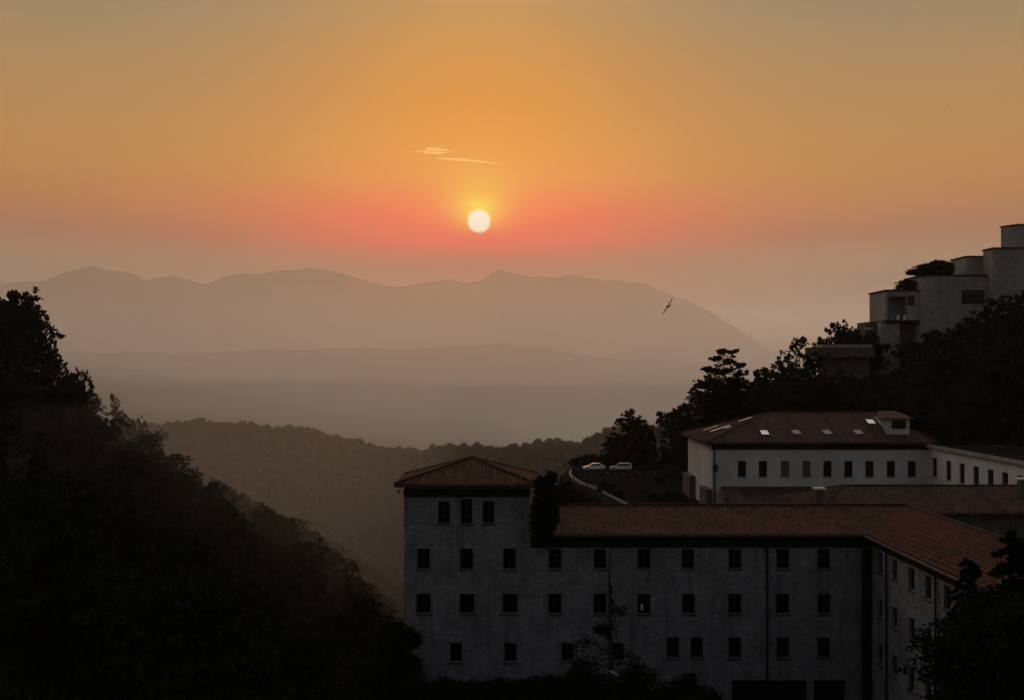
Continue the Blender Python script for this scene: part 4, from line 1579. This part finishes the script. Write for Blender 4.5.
# --- in front of the stone building
FRONT = [(1012, 520, 50, 'ncone0', 17, 1.3, 'tall dark conifer at the lower right picture edge before the wing'),
         (968, 548, 52, 'ncone1', 14, 1.15, 'dark conifer with a thin top covering the end of the wing'),
         (1004, 592, 47, 'nround0', 8.5, .8, 'broad dark tree between the two conifers at lower right'),
         (962, 640, 50, 'nround2', 6, .65, 'lower dark tree left of the conifers, touching the wing windows'),
         (1015, 600, 43, 'nround0', 9, 1.0, 'dark tree filling the lower right picture corner'),
         (988, 645, 44, 'nround1', 7, .8, 'dark low tree at the bottom edge under the conifers'),
         (585, 664, 64, 'nround1', 5.5, .8, 'dark bushy tree at the foot of the facade left of the thin bare tree'),
         (640, 668, 63, 'nround0', 5, .9, 'dark bushy tree at the foot of the facade right of the thin bare tree'),
         (680, 679, 63, 'nround0', 4.5, .9, 'low rounded tree below the paired windows'),
         (706, 690, 62, 'nround2', 4, .9, 'lowest rounded tree left of the dark ground floor doors'),
         (560, 682, 64, 'nround2', 4.0, 1.0, 'low bushy tree at the foot of the wall below the third bottom window'),
         (408, 626, 69.5, 'nround0', 4.2, .55, 'dark bush tree hugging the lower left corner of the tower'),
         (400, 655, 70, 'nround0', 5, .9, 'dark tree just left of the tower foot')]
for (px, py, Y, kd, h, w, lab) in FRONT:
    p = at(px, py, Y)
    put(kd, p.x, Y, h, lab, None, z=p.z - h, wide=w)
for i, px in enumerate(range(420, 560, 17)):
    Y = 67 + (i % 3)
    p = at(px, 678 + (i * 37 % 7), Y)
    put('nround%d' % (i % 3), p.x, Y, 3.6, 'low dark bush in the row along the foot of the tower wall', 'bushes along the foot of the tower wall', z=p.z - 3.6, wide=1.2)

# thin young tree with a long bare leader in front of the facade
k = 64 / F
t = MB()
base = at(611, 700, 64)
pp = [at(611, 700, 64), at(610.5, 660, 64), at(610, 610, 64), at(609.5, 575, 64), at(610, 547, 64)]
R = thing('young_tree', 'thin young tree with a long bare leader standing up in front of the facade', 'tree', base)
t.tube([p - base for p in pp], [.22, .17, .10, .07, .04], 7)
cl = []
for (a, b, c, d, e, f_) in ((610, 655, 590, 640, 577, 648), (610, 640, 600, 628, 602, 632), (610, 615, 616, 612, 622, 611), (610, 650, 625, 655, 636, 662),
                            (610, 640, 606, 630, 601, 628), (610, 668, 590, 662, 575, 660)):
    q = [at(a, b, 64) - base, at(c, d, 63.9) - base, at(e, f_, 63.8) - base]
    t.tube(q, [.07, .05, .02], 5)
    cl += [q[1], q[2], (q[1] + q[2]) / 2]
t.build('trunk', M_BARK, R)
rng = np.random.default_rng(5)
C = np.array([tuple(c) for c in cl] + [tuple(at(610 + dx, yy, 64) - base) for yy, dx in ((590, 0), (605, 1), (620, -1), (632, 1), (645, -2), (655, 2), (668, 0), (672, 6), (665, -7))])
Rr = np.array([[.38, .35, .24]] * len(cl) + [[.10, .10, .3], [.15, .15, .3], [.25, .2, .4], [.35, .3, .4], [.5, .4, .5], [.7, .5, .5], [.9, .6, .6], [.9, .6, .6], [.9, .6, .6]])
v, f = leaf_cards(rng, C, Rr * 1.5, 60, .10)
np_mesh('crown', v, f, M_NEEDLE, R)

# dark ivy-clad tree in the notch between the tower and the long roof
lob = []
k = 70.6 / F
for (px, py, rx, rz) in ((541, 484, 6, 7), (547, 492, 10, 12), (543, 505, 10, 14), (548, 520, 10, 14), (541, 530, 10, 10), (545, 540, 9, 7), (551, 479, 6, 6), (537, 520, 6, 12), (553, 505, 7, 14)):
    lob.append(((px - 544) * k, 0, (549 - py) * k, rx * k, .35, rz * k))
tm = tree_meshes(321, 4.4, lob, .10, M_LEAF, .12, 3400, clump=.34)
make_tree('ivy', 'dense dark ivy in the notch where the tower meets the long tiled roof', ((544 - 512) * k, 71.2, (HZ - 549) * k), tm, M_LEAF, cat='climbing plant')


def stuff_clumps(name, pts, sizes, leaf, n_per, m_, seed):
    rng = np.random.default_rng(seed)
    v, f = leaf_cards(rng, pts, sizes, n_per, leaf)
    return tag(np_mesh(name, v, f, m_), kind='stuff')


# undergrowth on the spur, the terrace rim and hillside
rng = np.random.default_rng(12)
P = []
n = 9000
y = rng.uniform(7.5, 24, n) ** 2; x = rng.uniform(-.56, 0.0, n) * y
z = ground_h(x, y)
ok = ~((x > -13) & (y > 62) & (y < 100))
row = HZ - F * (z + 2.2) / y; pxx = 512 + F * x / y
ok &= row > np.interp(pxx, [-50, 0, 35, 44, 60, 70, 87, 97, 125, 160, 200, 230, 290], [298, 300, 303, 340, 352, 370, 376, 398, 414, 432, 460, 484, 508])
P.append(np.stack([x, y, z + .8], 1)[ok])
n = 6000
y = rng.uniform(400, 720, n); x = rng.uniform(-.46, -.02, n) * y; z = ground_h(x, y)
P.append(np.stack([x, y, z + 1.5], 1))
n = 1200
y = rng.uniform(56, 84, n); x = rng.uniform(-26, -8.6, n); z = ground_h(x, y)
P.append(np.stack([x, y, z + .5], 1))
n = 5000
y = rng.uniform(140, 245, n); x = rng.uniform(.03, .58, n) * y; z = ground_h(x, y)
xe = np.interp(y, [50, 62, 82, 95, 120, 145, 164, 177, 191, 205, 215], [-16, -11, -10, 4, 10, 13.5, 12.0, 9.5, 9.5, 12, 16])
ok = ((x < xe - .5) | (x > 59.5) | (y > 204)) & ~((x > 58) & (x < 70) & (y < 141)) & ~((x > 28) & (x < 38) & (y > 203) & (y < 213)) & ~((x > 76) & (y > 208) & (y < 230))
P.append(np.stack([x, y, z + .6], 1)[ok])
n = 1800
y = rng.uniform(40, 66, n); x = rng.uniform(-.45, .58, n) * y; z = ground_h(x, y)
ok = z + 1.2 < -.318 * y
P.append(np.stack([x, y, z + .3], 1)[ok])
P = np.concatenate(P)
far = np.clip(P[:, 1] / 200, .4, 3.0)
S = np.stack([1.5 * far, 1.5 * far, 1.0 * far], 1) * rng.uniform(.6, 1.4, (len(P), 1))
S[:, 2] = np.minimum(S[:, 2], np.where(P[:, 1] > 380, 3.2, 2.0))
nearm = P[:, 1] < 130
stuff_clumps('undergrowth', P[nearm], S[nearm], .18, 45, M_LEAF, 51)
stuff_clumps('undergrowth', P[~nearm], S[~nearm], .42, 30, M_LEAF, 52)


def forest_lumps():
    """far wood that reads as one mass: thousands of soft rounded crowns with ragged leaf edges"""
    import bmesh
    rng = np.random.default_rng(8)
    b = bmesh.new(); bmesh.ops.create_icosphere(b, subdivisions=2, radius=1.0)
    uv = np.array([v.co[:] for v in b.verts]); uf = np.array([[v.index for v in f.verts] for f in b.faces])
    b.free()
    n = 24000
    y = rng.uniform(430 ** .5, 1400 ** .5, n) ** 2
    x = rng.uniform(-.46, .30, n) * y
    z = ground_h(x, y)
    s = rng.uniform(2.2, 4.6, n) * (0.75 + 1.1 * np.clip(fbm(x / 70, y / 70, 2, 77) + .3, 0, 1))
    s = s * np.exp(rng.normal(size=n) * .28) * (1 + .25 * sst(y, 950, 1120)) * (.8 + .7 * fbm(x / 38, y / 38, 2, 83))
    s = np.clip(s, 1.4, 9)
    sc = np.stack([s, s, s * rng.uniform(.8, 1.25, n)], 1)
    rnd = 1 + .10 * rng.normal(size=(n, len(uv)))
    V = uv[None] * rnd[..., None] * sc[:, None, :] * .80 + np.stack([x, y, z + s * .55], 1)[:, None, :]
    Fc = (uf[None] + (np.arange(n) * len(uv))[:, None, None]).reshape(-1, 3)
    tag(np_mesh('valley_forest', V.reshape(-1, 3), Fc, M_WOODS, smooth=True), kind='stuff')
    c = np.stack([x, y, z + s * .7], 1)
    v, f = leaf_cards(rng, c, sc * np.array([1.05, 1.05, 1.15]), 26, .7)
    tag(np_mesh('valley_forest', v, f, M_WOODS), kind='stuff')


forest_lumps()

# pale stone among the bushes
st = MB()
c = at(613.5, 673.5, 60.5)
import bmesh
b = bmesh.new(); bmesh.ops.create_icosphere(b, subdivisions=2, radius=1)
rr = random.Random(2)
for vv in b.verts:
    vv.co = Vector((vv.co.x * .30, vv.co.y * .2, vv.co.z * .09)) * rr.uniform(.8, 1.15)
    vv.co.z -= vv.co.x * .5
me = bpy.data.meshes.new('rock'); b.to_mesh(me); b.free()
me.materials.append(M_KERB)
o = bpy.data.objects.new('rock', me); o.location = c; COL.objects.link(o)
tag(o, 'small pale rock showing among the dark bushes below the facade', 'rock')

# ---------------------------------------------------------------- birds


def bird(p, span, roll, yaw, label):
    """gliding bird: one continuous body mesh with long wings, fanned tail"""
    R = thing('bird', label, 'bird', p, 0, 'birds in the sky')
    R.rotation_euler = (0, roll, yaw)
    s = span / 2
    b = MB()
    sec = [(-.34, .008), (-.26, .03), (-.12, .06), (.04, .075), (.16, .06), (.24, .035), (.29, .042), (.34, .03), (.40, .006)]
    b.tube([(0, y * span * .72, 0) for y, r in sec], [r * span * .8 for y, r in sec], 10)
    b.build('body', M_BIRD, R, smooth=True)
    for sd in (-1, 1):
        w = MB()
        st = [(.03, .12, -.10, 0), (.25, .15, -.09, .03), (.5, .13, -.10, .055), (.75, .07, -.12, .06), (.93, -.01, -.15, .05), (1.0, -.10, -.16, .045)]
        for i in range(len(st) - 1):
            a, c = st[i], st[i + 1]
            top = [(sd * a[0] * s, a[2] * s * 2, a[3] * s), (sd * a[0] * s, a[1] * s * 2, a[3] * s), (sd * c[0] * s, c[1] * s * 2, c[3] * s), (sd * c[0] * s, c[2] * s * 2, c[3] * s)]
            mid = .018 * s
            w.quad([(q[0], q[1] * .6, q[2] + mid) for q in top]); w.quad([(q[0], q[1] * .6, q[2] - mid) for q in reversed(top)])
            for m_ in ((0, 3), (2, 1)):
                q0, q1 = top[m_[0]], top[m_[1]]
                w.quad([(q0[0], q0[1] * .6, q0[2] + mid), (q0[0], q0[1] * .6, q0[2] - mid), (q1[0], q1[1] * .6, q1[2] - mid), (q1[0], q1[1] * .6, q1[2] + mid)])
        w.build('wing', M_BIRD, R)
    t = MB(); t.prism([(-.02 * span, -.20 * span), (-.09 * span, -.40 * span), (.09 * span, -.40 * span), (.02 * span, -.20 * span)], -.006 * span, .006 * span)
    t.build('tail', M_BIRD, R)
    return R


bird(at(668, 306.5, 95), 1.85, radians(-57), radians(8), 'large dark bird gliding with wings tilted diagonally before the hazy mountains')
bird(at(948.5, 104.5, 420), 1.3, radians(15), radians(70), 'tiny far bird high in the sky at upper right')
bird(at(760.5, 212, 420), 1.1, radians(-20), radians(60), 'tiny far bird between the sun and the concrete building')

# ---------------------------------------------------------------- two thin sunlit clouds


def cloud(pts, Y, label, seed):
    rng = random.Random(seed)
    import bmesh
    b = bmesh.new()
    for (px, py, rx, rz) in pts:
        c = at(px, py, Y); k_ = Y / F
        r = bmesh.ops.create_icosphere(b, subdivisions=3, radius=1)
        for v in r['verts']:
            q = v.co.copy()
            w = 1 + .25 * sin(q.x * 5 + px) * cos(q.y * 4 + py) + rng.uniform(-.05, .05)
            v.co = Vector((c.x + q.x * rx * k_ * w, c.y + q.y * rx * k_ * .6 * w, c.z + q.z * rz * k_ * w))
    me = bpy.data.meshes.new('cloud'); b.to_mesh(me); b.free()
    m_ = MATS.get('cloud')
    if m_ is None:
        m_ = bpy.data.materials.new('cloud'); m_.use_nodes = True
        nt = m_.node_tree; nt.nodes.clear()
        v = nt.nodes.new('ShaderNodeVolumeScatter')
        v.inputs['Color'].default_value = (1, .90, .35, 1)
        v.inputs['Density'].default_value = CLOUD_D
        v.inputs['Anisotropy'].default_value = .8
        o_ = nt.nodes.new('ShaderNodeOutputMaterial'); nt.links.new(v.outputs[0], o_.inputs['Volume'])
        MATS['cloud'] = m_
    me.materials.append(m_)
    o = bpy.data.objects.new('cloud', me); COL.objects.link(o)
    return tag(o, label, 'cloud', 'thin clouds above the sun')


CLOUD_D = 0.013
rc = random.Random(31)


def streak(x0, x1, y0, y1, n, w):
    out = []
    for i in range(n):
        t = (i + rc.uniform(-.3, .3)) / (n - 1)
        e = 1 - abs(2 * t - 1) ** 2.2
        out.append((x0 + (x1 - x0) * t, y0 + (y1 - y0) * t + rc.uniform(-.55, .55), rc.uniform(2.2, 6.5), w * (.25 + .75 * max(e, 0)) * rc.uniform(.5, 1.1)))
    return out


cloud(streak(417, 452, 151.6, 149.6, 9, .8) + streak(424, 446, 153.6, 152.2, 6, .8) + streak(428, 440, 148.4, 148.2, 4, .5), 21000,
      'upper thin wispy yellow cloud above the sun', 1)
cloud(streak(439, 492, 157.8, 162.6, 14, 1.0) + streak(444, 470, 158.4, 160.2, 5, .6), 21000, 'lower longer streak of yellow cloud just above the sun', 2)
